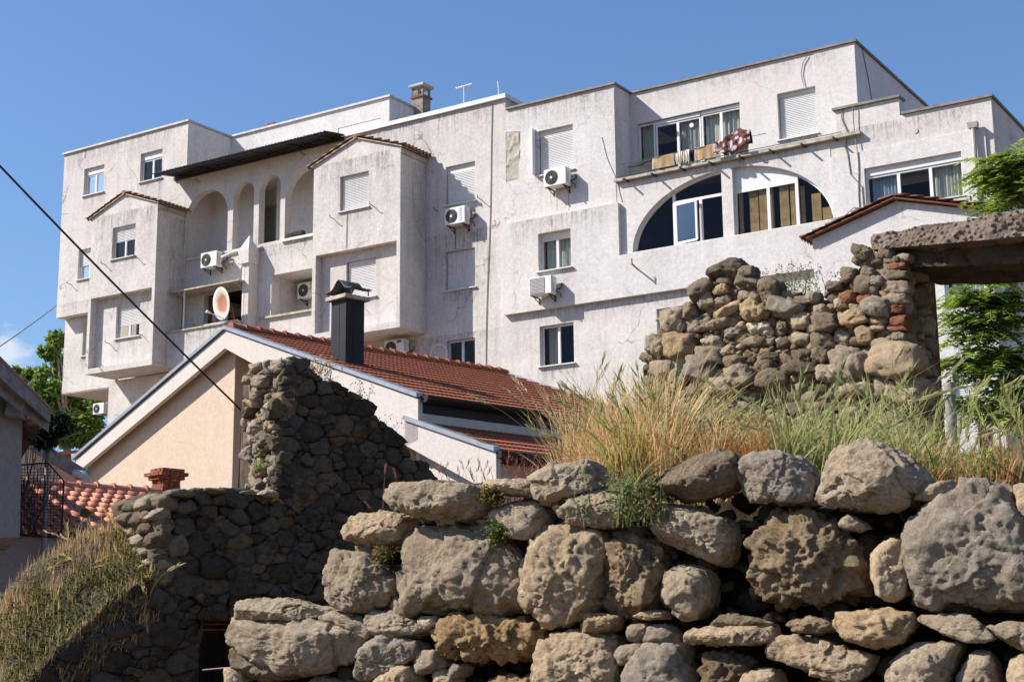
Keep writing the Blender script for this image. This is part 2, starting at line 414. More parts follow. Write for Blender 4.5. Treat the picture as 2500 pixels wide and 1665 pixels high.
for u in (-15.715, -4.795): stain(.0, .75, 15.2, 5.4, u, 'u')
T = .3
# --- left upper block
m = mb()
m.sheet(rect(-22.5, -15.72, 12.4, 18.98), [rect(-21.3, -20.17, 17.08, 18.18), rect(-18.18, -17.02, 17.07, 18.2), rect(-21.4, -20.3, 13.75, 14.94)], 0, -T)
m.box(-22.5, -22.2, -8, -T-.002, 12.4, 18.98)                       # far left side
m.box(-16.02, -15.72, -8, -T-.002, 17.3, 18.98)                     # right return
m.box(-22.18, -16.04, -8, -.32, 18.7, 18.9)
m.box(-22.48, -15.74, -8, -.32, 12.42, 12.6)                        # soffit slab
m.build('corner_block_wall', STUC, bld)
window(-21.3, -20.17, 17.08, 18.18, 0, hood=.27, gl=GLASSB)
window(-18.18, -17.02, 17.07, 18.2, 0, hood=.27, gl=GLASSB)
window(-21.4, -20.3, 13.75, 14.94, 0, hood=.13, shut=.5, gl=GLASSB)
m = mb()
m.sheet(rect(-22.5, -15.72, 9.5, 12.4), [rect(-21.46, -20.4, 10.85, 12.12)], -.45, -.45-T)
m.box(-22.5, -22.2, -8, -.752, 9.5, 12.4); m.box(-22.48, -19.42, -8, -.47, 9.46, 9.64)
m.sheet(rect(-19.4, -15.72, -1.6, 9.6), [rect(-17.6, -15.9, 7.3, 9.0)], -.02, -.3)
m.box(-19.9, -19.402, -7, -.9, -1.6, 9.49)
m.build('lower_corner_wall', STUC, bld)
window(-21.46, -20.4, 10.85, 12.12, -.45, shut=1)
window(-17.6, -15.9, 7.3, 9.0, -.02, shut=1, hood=.2)
# --- penthouse
m = mb()
m.sheet(rect(-15.71, -8.1, 16.0, 19.02), [rect(-10.45, -8.5, 17.0, 18.33)], -2.3, -2.6)
m.sheet(rect(-8, -2.602, 16.0, 19.02), [], -8.4, -8.1, 'u')
m.box(-15.7, -8.42, -8, -2.62, 18.75, 18.95)
m.build('penthouse_wall', STUC2, bld)
window(-10.45, -8.5, 17.0, 18.33, -2.3, set_=.05, shut=1, hood=.27, mull=(), sill=0)
# --- gabled bays
def bay(u0, u1, uo=None):
    m = mb(); c = (u0+u1)/2; v = 1.35
    m.sheet([(u0, 9.63), (u1, 9.63), (u1, 15.5), (c, 16.14), (u0, 15.5)],
            [rect(u0+1.13, u0+2.33, 13.76, 14.96), rect(u0+.14, u1-.14, 9.83, 12.44)], v, v-.28)
    m.box(u0, u0+.25, 0.002, v-.282, 9.63, 15.45); m.box(u1-.25, u1, .002, v-.282, 9.63, 15.45)
    m.box(u0+.26, u1-.26, .002, v-.29, 9.63, 9.8)
    m.sheet(rect(u0+.26, u1-.26, 9.82, 12.6), [rect(u0+1.2, u0+2.42, 10.85, 12.13)], v-.285, v-.4)
    m.build('bay_wall', STUC, bld)
for u0, u1 in ((-19.15, -15.72), (-8.41, -4.8)): bay(u0, u1)
window(-18.02, -16.82, 13.76, 14.96, 1.35, shut=.42, hood=.1, gl=GLASSB, label='roller shutter half raised over two dark sashes')
window(-17.95, -16.73, 10.85, 12.13, 1.07, shut=.62, hood=.1, label='shutter lowered over the upper two thirds')
window(-7.28, -6.08, 13.76, 14.96, 1.35, shut=1, mull=())
window(-7.21, -5.99, 10.85, 12.13, 1.07, shut=1, mull=())
# --- barrel tiled roofs
def tiled(name, P0, du, ds, L, Sl, wave, course, amp, mat, parent, T=None, step=.02, nx=8, droop=0, jit=0, smoothit=True):
    """P0 ridge start, du unit along ridge, ds unit down slope"""
    P0 = np.array(P0, float); du = np.array(du, float); ds = np.array(ds, float); nn = np.cross(du, ds); nn /= np.linalg.norm(nn)
    if nn[2] < 0: nn = -nn
    nw = int(round(L/wave)); nc = max(1, int(round(Sl/course))); wave = L/nw; course = Sl/nc
    xs = np.arange(nw*nx+1)*wave/nx; ph = xs/wave % 1
    prof = amp*np.clip(np.sin(ph*2*math.pi), -.45, 1)
    V = []; rows = 0; r = np.random.default_rng(3)
    for c in range(nc):
        jj = np.repeat(r.normal(0, jit, nw), nx); jj = np.append(jj, 0)
        for s_, off in ((c*course, step*.1), ((c+1)*course+.03, step*1.35)):
            sc = .86 if off < step*.2 else 1.0
            V.append(P0 + xs[:, None]*du + (s_+jj[:, None])*ds + (prof*sc+off)[:, None]*nn); rows += 1
        V.append(P0 + xs[:, None]*du + ((c+1)*course+.028+jj[:, None])*ds + (prof*.9+step*.05)[:, None]*nn); rows += 1
    V = np.concatenate(V); n = len(xs); F = []
    for r_ in range(rows-1):
        i = r_*n+np.arange(n-1); F.append(np.stack([i, i+1, i+n+1, i+n], 1))
    if T: V = np.array([T(p) for p in V])
    return mesh_np(name, V, np.concatenate(F), mat, parent, smooth=False)
for u0, u1, k in ((-19.15, -15.72, 0), (-8.41, -4.8, 1), (8.86, 13.48, 2)):
    v = 1.35; c = (u0+u1)/2; h = (u1-u0)/2; pk, ev = (16.14, 15.5) if k < 2 else (10.98, 10.3)
    sl_ = math.hypot(h+.12, pk-ev)
    ds = np.array([h, 0, -(pk-ev)]); ds /= np.linalg.norm(ds); d2 = ds*np.array([-1, 1, 1])
    ov = .10 if k < 2 else .24; dk = TILEO if k < 2 else TILED
    f = tiled('bay_roof', B((c, v+ov, pk+.07)), (0, 1, 0), (ds[0], 0, ds[2]), 1.4+ov, sl_+.12, .2, .36, .06, dk, bld, step=.04)
    q = tiled('roof_slope', B((c, v+ov, pk+.07)), (0, 1, 0), (d2[0], 0, d2[2]), 1.4+ov, sl_+.12, .2, .36, .06, dk, f, step=.04)
    r_ = mb(); r_.tube([(c, v+.1, pk+.06), (c, -.0, pk+.06)], .09, 8); r_.build('ridge_tile', TILEO, f)
    s_ = mb()
    for sg in (-1, 1):
        s_.prism([(c, pk+.035), (c+sg*(h+.1), ev+.025), (c+sg*(h+.1), ev-.01), (c, pk+.0)], lambda a, b: (a, v+ov-.03, b), lambda a, b: (a, .01, b))
    s_.build('eave_board', dk if k == 2 else CONC, f)
    s_ = mb(); s_.box(u1+.003, u1+.06, .01, v+.05, ev-.2, ev-.03); s_.build('eave_beam', CONC, f)
# --- arcade
def arch(u0, u1, w0, ws, wa, n=22):
    c = (u0+u1)/2; a = (u1-u0)/2
    return [(u0, w0), (u1, w0)]+[(c+a*math.cos(t), ws+(wa-ws)*math.sin(t)) for t in [math.pi*i/n for i in range(n+1)]]
AR = [arch(-15.7, -13.58, 13.72, 15.1, 16.16), arch(-13.33, -12.33, 13.72, 15.66, 16.17), arch(-12.09, -11.09, 13.72, 15.68, 16.19), arch(-10.87, -8.73, 13.72, 15.1, 16.16)]
m = mb(); m.sheet(rect(-15.719, -8.412, 13.65, 16.98), AR, 0, -.3); m.build('arcade_wall', STUC, bld)
m = mb()
m.box(-15.99, -13.5, -1.5, -1.3, 13.4, 16.7); m.box(-12.45, -8.3, -1.5, -1.3, 13.4, 16.7); m.box(-15.99, -15.71, -1.298, -.302, 13.4, 16.7)
m.box(-15.95, -10.4, -3.2, -3.0, 13.4, 16.7)
m.box(-15.715, -8.3, -2.6, -.302, 16.55, 16.9)
m.box(-15.7, -8.3, -2.6, -.302, 13.4, 13.62)
m.build('loggia_inner_wall', STUC3, bld)
m = mb(); m.sheet(rect(-15.719, -12.48, 12.36, 13.649), [], -.12, -.35)
m.sheet(rect(-15.719, -12.48, 9.6, 12.35), [rect(-14.75, -12.6, 10.9, 12.28)], -.12, -.35)
m.sheet(rect(-12.478, -8.412, -1.6, 13.649), [rect(-11.42, -8.55, 11.06, 12.5)], 0, -.3)
m.box(-11.42, -8.55, -1.5, -1.35, 10.9, 12.7); m.box(-11.62, -11.422, -1.349, -.302, 10.9, 12.7); m.box(-11.42, -8.55, -1.348, -.302, 12.502, 12.7)
m.box(-11.42, -8.55, -1.348, -.302, 10.9, 11.058)
m.build('lower_arcade_wall', STUC, bld)
m = mb(); m.box(-10.95, -8.42, .002, .09, 13.61, 13.70); m.build('arch_ledge', COPW, bld)
# projecting balcony on the left
bal = mb(); bal.box(-15.71, -12.3, .55, .7, 9.6, 10.84); bal.box(-12.45, -12.3, -.1, .548, 9.6, 10.84); bal.box(-15.71, -12.31, -.118, .549, 9.6, 9.75)
balo = bal.build('balcony_parapet', STUC, bld)
m = mb(); m.box(-15.715, -12.25, .5, .76, 10.845, 10.9); m.build('ledge', CONC, balo)
m = mb(); m.box(-15.715, -12.25, -.1, .74, 12.3, 12.35); m.bar((-12.5, .72, 12.29), (-12.36, .05, 11.95), .03); m.bar((-15.2, .72, 12.29), (-15.2, .05, 11.95), .03)
m.build('balcony_awning', CONC, bld)
m = mb(); m.tube([(-15.0, .6, 10.9), (-15.0, .6, 12.3)], .035, 8); m.build('balcony_post', COPW, bld)
m = mb()
for i in range(26): m.box(-13.95+i*.062, -13.92+i*.062, .6, .66, 10.902, 10.965)
m.build('spike_strip', WHITE, bld)
m = mb(); m.box(-11.9, -8.415, .002, .1, 10.98, 11.055); m.build('loggia_ledge', CONC, bld)
# pilaster with pyramid cap
m = mb(); m.box(-12.47, -12.02, .002, .54, 12.95, 13.47)
m.add([(-12.47, .002, 13.47), (-12.02, .002, 13.47), (-12.02, .54, 13.47), (-12.47, .54, 13.47), (-12.245, .27, 14.02)], [(0, 1, 4), (1, 2, 4), (2, 3, 4), (3, 0, 4)])
m.box(-12.3, -12.07, .002, .45, 9.0, 12.949)
m.tube([(-12.3, .34, 9.0), (-12.3, .34, 12.949)], .125, 16)
m.build('pilaster', STUC3, bld)
# corrugated canopy
n = 150; vs = []
for i in range(n+1):
    u = -16.35+(8.15)*i/n; z = .022*math.sin(i*math.pi*.75)
    for vv, ww in ((-.02, 16.98), (1.12, 16.79), (1.12, 16.775), (-.02, 16.965)): vs.append((u, vv, ww+z))
fs = [(4*i+a, 4*i+b, 4*i+4+b, 4*i+4+a) for i in range(n) for a, b in ((0, 1), (1, 2), (2, 3), (3, 0))]
m = mb(); m.add(vs, fs); cn = m.build('canopy', DMET, bld)
m = mb()
for i in range(6): u = -15.9+i*1.45; m.bar((u, 0, 16.9), (u, 1.08, 16.73), .04, .05)
m.box(-16.3, -8.25, 1.0, 1.05, 16.7, 16.755); m.box(-16.3, -8.25, 0.002, .08, 16.78, 16.9)
m.build('canopy_frame', DMET, cn)
# --- main front
def quarter(sd, n=18, c=5.87, a=3.1, b=2.02, w0=11.15, half=.17):
    pts = []
    for i in range(n+1):
        t = math.pi/2*i/n; x = a*math.cos(t)
        if x < half: x = half; t = math.acos(half/a)
        pts.append((c+sd*x, w0+b*math.sin(t)))
    return pts+[(c+sd*half, w0)]
QL, QR = quarter(-1), quarter(1)
HB = rect(-.41, .75, 11.0, 12.2)
holes = [rect(-4.0, -2.84, 13.74, 15.04), rect(-4.02, -2.86, 10.92, 12.19), rect(-3.97, -2.88, 8.0, 9.3), rect(-.45, .81, 14.1, 15.54),
         HB, rect(-.5, .70, 8.1, 9.34), QL, QR, rect(9.93, 12.55, 11.18, 12.39), rect(3.49, 4.8, 8.1, 9.36)]
m = mb()
m.sheet([(-8.411, -1.6), (13.4, -1.6), (13.4, 13.7), (10.98, 13.7), (10.98, 14.2), (9.2, 14.2), (9.2, 13.36), (2.28, 13.36), (2.28, 16.48), (-1.66, 16.48), (-1.66, 16.88), (-8.411, 16.88)], holes, 0, -T)
m.build('facade_wall', STUC, bld)
m = mb()       # repainted projecting bands
m.sheet([(-1.72, 9.82), (13.38, 9.82), (13.38, 11.1), (2.4, 11.1), (2.4, 12.72), (-1.72, 12.72)], [HB], .16, .002)
m.sheet(rect(9.0, 13.2, 11.101, 12.88), [rect(9.93, 12.55, 11.18, 12.39)], .07, .002)
m.build('painted_band', STUC2, bld)
m = mb(); m.box(-1.65, 2.27, .001, .012, 12.722, 16.3)
# (thin repaint coat cut around the window)
m = mb(); m.sheet(rect(-1.655, 2.275, 12.721, 16.3), [rect(-.45, .81, 14.1, 15.54), [(-1.655+.001, 14.1), (-1.2, 14.1), (-1.16, 14.6), (-1.1, 15.1), (-1.09, 15.68), (-1.654, 15.75)]], .014, .002)
m.sheet([(2.41, 11.101), (8.99, 11.101), (8.99, 13.3), (2.41, 13.3)], [QL, QR], .014, .002)
m.build('repainted_coat', STUC2, bld)
# top storey behind terrace
m = mb()
m.sheet(rect(2.281, 9.5, 13.3, 16.48), [rect(2.5, 5.92, 13.62, 15.47), rect(7.1, 8.27, 14.05, 15.46)], -1.0, -1.3)
m.sheet([(-7.5, 13.3), (-1.302, 13.3), (-1.302, 16.48), (-7.5, 16.48)], [], 9.5, 9.2, 'u')
m.sheet([(-.999, 13.3), (-.301, 13.3), (-.301, 16.48), (-.999, 16.48)], [rect(-.85, -.45, 14.1, 15.5)], 2.28, 1.98, 'u')
m.box(8.28, 9.498, -.998, -.975, 13.5, 16.4)
m.box(2.0, 9.48, -7.5, -1.31, 16.1, 16.4)
m.build('top_storey_wall', STUC3, bld)
m = mb(); m.box(2.281, 9.9, -.999, .17, 13.37, 13.46); m.build('terrace_slab', CONC, bld)
m = mb()
for i in range(8): u = 2.7+i*.93; q = mb(); q.box(u-.02, u+.02, .0, .36, 13.32, 13.365); q.build('drying_bracket', DMET, bld)
m.tube([(2.4, .19, 13.5), (9.4, .19, 13.5)], .012, 5); m.tube([(2.5, .19, 13.86), (7.2, .19, 13.9)], .01, 5)
m.build('clothes_rail', DMET, bld)
# right parts
m = mb()
m.sheet([(-9, -1.6), (-.302, -1.6), (-.302, 13.7), (-9, 13.7)], [], 13.1, 13.4, 'u')
m.box(9.2, 13.1, -9, -.31, 13.2, 13.5)
m.box(9.2, 9.5, -.31, -.999, 13.3, 14.1)
m.build('end_wall', STUC, bld)
m = mb()       # porch bay with low gable
m.sheet([(8.86, -1.6), (13.48, -1.6), (13.48, 10.3), (11.17, 10.95), (8.86, 10.3)], [rect(12.25, 13.25, 8.1, 9.35), rect(12.3, 13.25, 5.5, 6.55)], 1.35, 1.05)
m.sheet(rect(-9, 1.048, -1.6, 10.28), [rect(-1.0, .4, 8.1, 9.4)], 13.41, 13.48, 'u'); m.box(8.86, 9.1, .01, 1.048, -1.6, 10.2)
m.build('porch_wall', STUC2, bld)
m = mb(); m.box(13.42, 13.44, -.95, .35, 8.15, 9.35); m.build('side_shutter', GREYW, bld)
window(12.25, 13.25, 8.1, 9.35, 1.35, mull=(.02,), curt=[(.08, .98, CURTB)], label='open casement with blue curtain')
window(12.3, 13.25, 5.5, 6.55, 1.35, shut=1, mull=())
# windows of the main front
window(-4.0, -2.84, 13.74, 15.04, 0, shut=1, hood=.25, mull=())
window(-4.02, -2.86, 10.92, 12.19, 0, shut=1, mull=())
window(-3.97, -2.88, 8.0, 9.3, 0, label='two dark panes just above the tiled roof')
window(-.45, .81, 14.1, 15.54, 0, shut=1, mull=(), hood=.2)
window(-.41, .75, 11.0, 12.2, .16, set_=.2, hood=.17, curt=[(.05, .95, CURT)], sill=.1, label='left sash tilted open')
window(-.5, .70, 8.1, 9.34, 0, set_=.16, sill=.09, curt=[(.1, .35, CURT)])
window(9.93, 12.55, 11.18, 12.39, .07, mull=(.34, .67), hood=.22, sill=.1, curt=[(.03, .33, CURTB), (.68, .97, CURT)], label='wide window with open middle sash')
window(3.49, 4.8, 8.1, 9.36, 0, shut=.9, hood=.1)
window(7.1, 8.27, 14.05, 15.46, -1.0, shut=1, mull=(), hood=.12, set_=.16)
window(2.5, 3.06, 13.62, 15.45, -1.0, mull=(), sill=0, set_=.1, curt=[(.1, .9, CURT)])
window(3.08, 4.6, 13.62, 15.45, -1.0, hood=.12, sill=0, set_=.1, curt=[(.5, .95, CURT)])
window(4.62, 5.92, 13.62, 15.45, -1.0, hood=.1, sill=0, set_=.1, curt=[(.05, .95, CURT)])
m = mb(); m.box(1.985, 2.27, -.85, -.45, 14.1, 15.5); m.build('side_shutter', SHUT, bld)
m = mb(); m.box(-.62, -.55, .015, .2, 14.15, 15.62); m.build('shutter_guide', WHITE, bld)
m = mb(); m.tube([(5.95-1.65, -1.09, 15.1), (4.3, -1.075, 15.1)], .07, 14); m.build('vent_cap', WHITE, bld)
def arched_window(Q, sd, muls, bar, blind, label):
    m = mb(); d = -.15; c = 5.87; n = len(Q)
    inner = []
    cx = sum(p[0] for p in Q)/n; cz = sum(p[1] for p in Q)/n
    for i, p in enumerate(Q):
        a = Vector((Q[i-1][0], Q[i-1][1])); b = Vector(p); e = Vector(Q[(i+1) % n])
        t = (e-a); t.normalize(); q = Vector((-t.y, t.x))
        if q.dot(Vector((cx, cz))-b) < 0: q = -q
        inner.append(tuple(b+q*.06))
    m.sheet(Q, [inner], d, d-.06)
    def top_at(u):
        x = abs(u-c)/3.1; return 11.15+2.02*math.sqrt(max(0, 1-x*x))
    for t in muls: m.box(t-.045, t+.045, d-.05, d+.012, 11.2, min(top_at(t)-.06, bar[2] if t in bar[3] else 99))
    m.box(bar[0], bar[1], d-.05, d+.01, bar[2]-.04, bar[2]+.04)
    f = m.build('arched_window', WHITE, bld); tag(f, label)
    g = mb(); g.add([(a, d-.03, b) for a, b in Q], [tuple(range(n))]); g.build('glass', GLASS, f)
    s = mb(); s.box(min(p[0] for p in Q)-.03, max(p[0] for p in Q)+.03, d, .06, 11.11, 11.147); s.build('sill', COPW, f)
    if blind is None:      # one casement stands slightly open and mirrors the sky
        w_ = MB(B); a = (4.16, d+.0, 11.24); b2 = (4.86, d+.13, 12.4)
        for q0, q1 in (((4.16, d+.02, 11.24), (4.16, d+.02, 12.4)), ((4.86, d+.13, 11.24), (4.86, d+.13, 12.4)), ((4.16, d+.02, 11.24), (4.86, d+.13, 11.24)), ((4.16, d+.02, 12.4), (4.86, d+.13, 12.4))): w_.bar(q0, q1, .06)
        w_.build('open_sash', WHITE, f)
        w_ = MB(B); w_.add([(4.16, d+.02, 11.24), (4.86, d+.13, 11.24), (4.86, d+.13, 12.4), (4.16, d+.02, 12.4)], [(0, 1, 2, 3)]); w_.build('glass', GLASSB, f)
    if blind == 'panel':
        a = [(p[0], p[1]) for p in Q if p[1] > 12.5 and p[0] < 7.9]; pts = [(6.06, 12.5)]+[(7.86, 12.5)]+sorted([(min(x, 7.86), y-.05) for x, y in a], key=lambda p: -p[0])
        s = mb(); s.prism(pts, lambda x, z: (x, d+.006, z), lambda x, z: (x, d-.02, z)); s.build('white_panel', SHUT, f)
        s = mb()
        for i in range(9): s.box(6.1+i*.31, 6.1+i*.31+(.27 if i % 3 else .12), d-.12-.02*(i % 2), d-.1-.02*(i % 2), 11.17, min(12.48, top_at(6.35+i*.31)-.15))
        s.build('blind', WOODC, f)
    return f
arched_window(QL, -1, (4.1, 4.95), (4.1, 5.68, 12.48, (4.95,)), None, 'left half of the big arch with one blue-reflecting sash')
arched_window(QR, 1, (7.05, 7.9), (6.06, 7.9, 12.46, (7.05,)), 'panel', 'right half of the big arch with white upper panel and tan blinds')
# dark rooms behind the glass
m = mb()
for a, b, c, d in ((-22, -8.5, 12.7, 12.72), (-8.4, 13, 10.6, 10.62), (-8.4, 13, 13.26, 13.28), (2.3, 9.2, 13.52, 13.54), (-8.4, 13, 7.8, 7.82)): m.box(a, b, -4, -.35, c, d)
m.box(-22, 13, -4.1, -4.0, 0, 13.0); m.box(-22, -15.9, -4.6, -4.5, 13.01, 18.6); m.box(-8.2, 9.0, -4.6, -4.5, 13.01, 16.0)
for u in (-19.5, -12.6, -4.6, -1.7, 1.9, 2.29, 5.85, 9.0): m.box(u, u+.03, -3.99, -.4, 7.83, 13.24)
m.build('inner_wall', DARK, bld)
# copings
m = mb()
for a in ((-22.56, -15.66, -8, .07, 18.985, 19.06), (-15.655, -8.03, -8, -2.23, 19.025, 19.1), (-1.62, 2.34, -7.5, .07, 16.485, 16.55), (2.345, 9.57, -7.5, -.93, 16.487, 16.552),
          (9.12, 11.03, -.4, .08, 14.205, 14.27), (11.035, 13.46, -9, .07, 13.705, 13.775)):
    m = mb(); m.box(*a); m.build('coping', COPR if a[0] > -2 else COPE, bld)
m = mb()
for i, u in enumerate((-8.3, -6.6, -5.0, -3.5)): m.box(u, (-6.61, -5.01, -3.51, -1.6)[i], -.35, .09+.008*(i % 2), 16.885, 17.03)
m.box(-1.75, -1.6, -7.5, -.352, 16.9, 17.03)
m.build('white_coping', COPW, bld)
m = mb(); m.box(-1.69, -1.67, -7.5, -.31, 16.2, 16.89); m.box(-8.3, -1.7, -7.5, -.35, 16.7, 16.86); m.build('roof_deck', COPE, bld)
# downpipe
m = mb(); m.hexa([(12.82, .075, 12.9), (13.05, .075, 12.9), (13.05, .24, 12.9), (12.82, .24, 12.9)], [(12.8, .075, 13.05), (13.07, .075, 13.05), (13.07, .27, 13.05), (12.8, .27, 13.05)])
m.tube([(12.93, .17, 12.9), (12.93, .17, 12.6), (12.93, .2, 11.3), (12.93, .2, 10.4)], .06, 10); m.build('downpipe', COPE, bld)
# glazed awning on penthouse side
m = mb(); q = [(-8.09, -2.7, 18.3), (-8.09, -4.4, 18.3), (-7.1, -4.4, 18.05), (-7.1, -2.7, 18.05)]
for i in range(4): m.bar(q[i], q[(i+1) % 4], .05)
m.bar((-8.09, -3.5, 18.3), (-7.1, -3.5, 18.05), .04)
m.build('glazed_awning', DMET, bld)
# broken plaster patch
n = 30; m = mb(); a = []
q = np.array([[-1.64+.5*i/n, 14.12+1.56*j/n, 0] for i in range(n+1) for j in range(n+1)]); hh = fbm(q*6, 4, 3)*.03
m.add([(p[0], .004+max(-.003, h), p[1]) for p, h in zip(q, hh)], [(i*(n+1)+j, i*(n+1)+j+1, (i+1)*(n+1)+j+1, (i+1)*(n+1)+j) for i in range(n) for j in range(n)])
m.build('bare_plaster_patch', CONC, bld, smooth=True)
m = mb(); m.tube([(11.38, .0, 13.19), (11.38, .02, 13.19)], .07, 14); m.build('vent_cap', COPE, bld)
# wall cables
def sagline(a, b, k, n=10): return [(a[0]+(b[0]-a[0])*t+k*math.sin(t*9+a[0]), a[1], a[2]+(b[2]-a[2])*t) for t in [i/n for i in range(n+1)]]
def wc(*k):
    m = mb(); m.tube(*k); m.build('wall_cable', WIREG, bld)
wc(sagline((-2.13, .02, 16.8), (-2.48, .02, 8.1), .02), .012, 5)
wc(sagline((1.8, .02, 14.9), (2.5, .02, 12.75), .03), .012, 5)
wc(sagline((9.75, .09, 14.2), (9.78, .09, 11.0), .03), .014, 5); wc(sagline((9.4, .03, 14.2), (9.5, .03, 12.9), .05), .014, 5)
wc([(9.5, .09, 12.9), (9.55, .09, 12.3), (9.85, .09, 11.9), (9.87, .09, 11.0)], .014, 5)
wc([(9.8, .09, 11.3), (9.6, .1, 11.35), (9.3, .18, 11.1), (8.9, .18, 11.13)], .014, 5)
wc([(8.1, -.96, 16.4), (7.95, -.96, 16.2), (7.88, -.96, 15.9), (7.95, -.96, 15.5)], .012, 5)
wc([(9.515, -1.6, 16.45), (9.515, -2.0, 15.6), (9.515, -2.4, 14.2)], .014, 5)
wc([(-6.95, 1.37, 13.7), (-6.98, 1.37, 12.5)], .01, 5); wc([(-3.6, .02, 12.9), (-3.62, .02, 12.25)], .012, 5)
# clothes-line hooks
m = mb()
for u, w_, v in ((-18.3, 13.6, 1.35), (-16.6, 13.6, 1.35), (-18.2, 10.7, 1.08), (-16.5, 10.8, 1.08), (-21.7, 13.6, 0), (-7.5, 13.55, 1.35), (-5.85, 13.7, 1.35), (-4.3, 13.6, 0), (-2.6, 13.7, 0), (-15.0, 16.5, 0), (-10.0, 16.6, 0), (-20.0, 10.4, -.45)):
    m = mb(); m.tube([(u, v, w_), (u, v+.22, w_+.03), (u+.01, v+.25, w_+.1)], .014, 5); m.build('line_hook', DMET, bld)
m = mb(); m.tube([(2.99, .16, 10.60), (3.03, .55, 10.66)], .025, 8); m.tube([(3.03, .55, 10.62), (3.03, .56, 10.82)], .022, 6); m.build('flag_holder', RUST, bld)
m = mb(); m.tube([(-4.75+.32*math.cos(t)+.5, .02, 8.9+.32*math.sin(t)) for t in [i*.35 for i in range(19)]], .022, 6); m.build('cable_loop', WHITE, bld)
#PART3
# ================================================================== things on the building
def onb(o, u, v, w_, rz=0): o.location = bw(u, v, w_); o.rotation_euler = (0, 0, BROT+rz); return o
def ring(m, c, r, t, y, n=24):
    m.tube([(c[0]+r*math.cos(2*math.pi*i/n), y, c[1]+r*math.sin(2*math.pi*i/n)) for i in range(n+1)], t, 4, False)
def make_ac(square=False, dark=True):
    """origin bottom centre at the wall, front towards -y (local)"""
    r = empty('air_conditioner')
    m = MB(); m.box(-.40, .40, -.42, -.12, .06, .62); m.build('casing', ACW, r, bevel=.02)
    g = MB()
    if square:
        g.box(-.36, .16, -.432, -.421, .1, .58); g.build('fan_grille', ACG, r)
        b = MB()
        for i in range(11): b.box(-.36, .16, -.437, -.433, .12+i*.042, .13+i*.042)
        b.build('grille_bars', ACW, r)
    else:
        n = 28; g.prism([(-.12+.225*math.cos(2*math.pi*i/n), .34+.225*math.sin(2*math.pi*i/n)) for i in range(n)], lambda a, b: (a, -.428, b), lambda a, b: (a, -.421, b))
        g.build('fan_grille', ACD if dark else ACG, r)
        b = MB()
        for q in (.06, .11, .16, .21): ring(b, (-.12, .34), q, .005, -.434)
        for i in range(4):
            t = i*math.pi/4+.2; b.bar((-.12-.21*math.cos(t), -.434, .34-.21*math.sin(t)), (-.12+.21*math.cos(t), -.434, .34+.21*math.sin(t)), .006)
        b.build('grille_bars', ACG if dark else ACW, r)
        h = MB(); h.prism([(-.12+.04*math.cos(2*math.pi*i/12), .34+.04*math.sin(2*math.pi*i/12)) for i in range(12)], lambda a, b: (a, -.445, b), lambda a, b: (a, -.429, b)); h.build('hub', ACW, r)
    s = MB(); s.box(.401, .425, -.3, -.16, .12, .42); s.build('valve_cover', ACW, r, bevel=.008)
    s = MB()
    for i in range(7): s.box(.401, .406, -.40, -.32, .14+i*.06, .16+i*.06)
    s.build('side_louvre', ACG, r)
    for x in (-.28, .28):
        k = MB(); k.box(x-.02, x+.02, -.44, 0, .03, .058); k.bar((x, -.34, .03), (x, -.01, -.1), .02); k.box(x-.02, x+.02, -.03, 0, -.13, .03); k.build('bracket', DMET, r)
    h = MB(); h.tube([(.42, -.2, .2), (.5, -.15, .22), (.54, -.05, .32), (.5, 0, .42)], .022, 6); h.tube([(.42, -.22, .16), (.52, -.12, .1), (.5, -.02, .0)], .014, 6); h.build('hose', DMET, r)
    return r
ac = make_ac(); acs = make_ac(True)
ACL = [(0, ac, .38, 0, 13.53, 0, 'air conditioner with dark round fan below the upper right shuttered window, rust streaks under it'),
       (0, None, -3.35, 0, 12.93, 0, 'air conditioner half in bay shadow under the shuttered window right of the gabled bay'),
       (1, acs, -.1, .16, 10.17, 0, 'air conditioner with square grey grille hanging below the tilted open window'),
       (0, None, -14.05, 0, 13.1, 0, 'white air conditioner with pale fan on the corner below the widest arch'),
       (0, None, -10.65, -1.34, 11.78, 0, 'air conditioner with big black fan and red round mark inside the loggia'),
       (0, None, -5.75, 0, 8.93, 0, 'air conditioner with blue sticker under the middle gabled bay above the tiled roof'),
       (0, None, -20.25, -.62, 8.5, 0, 'small rusty air conditioner at the far left under the overhanging corner')]
for kind, src, u, v, w_, rz, lb in ACL:
    o = src or copy_tree(ac); onb(o, u, v, w_-.06, rz); o.scale = (.75,)*3 if 'small rusty' in lb else (1, 1, 1); tag(o, lb, 'air conditioner', 'air conditioners on the apartment facade')
    if 'blue sticker' in lb:
        k = MB(); k.box(.14, .3, -.427, -.421, .5, .58); k.build('sticker', plain('blue_sticker', (.03, .12, .55), .5), o)
    if 'red round' in lb:
        k = MB(); k.prism([(.22+.04*math.cos(i*.6283), .53+.04*math.sin(i*.6283)) for i in range(10)], lambda a, b: (a, -.427, b), lambda a, b: (a, -.421, b)); k.build('round_mark', plain('red_mark', (.5, .03, .03), .5), o)
        tcu = bpy.data.curves.new('lettering', 'FONT'); tcu.body = 'LG'; tcu.size = .13; tcu.extrude = .002; tcu.materials.append(ACG); tmp = bpy.data.objects.new('lettering_text', tcu); COL.objects.link(tmp); bpy.context.view_layer.update()
        me = bpy.data.meshes.new_from_object(tmp.evaluated_get(bpy.context.evaluated_depsgraph_get())); bpy.data.objects.remove(tmp); to = bpy.data.objects.new('lettering', me); COL.objects.link(to)
        to.parent = o; to.location = (.13, -.427, .34); to.rotation_euler = (R(90), 0, 0)
    if 'half in bay' in lb:
        k = MB()
        for i in range(6): k.box(.19, .27, -.4262, -.421, .14+i*.075, .19+i*.075)
        k.build('lettering', plain('blue_letters', (.35, .42, .62), .5), o)
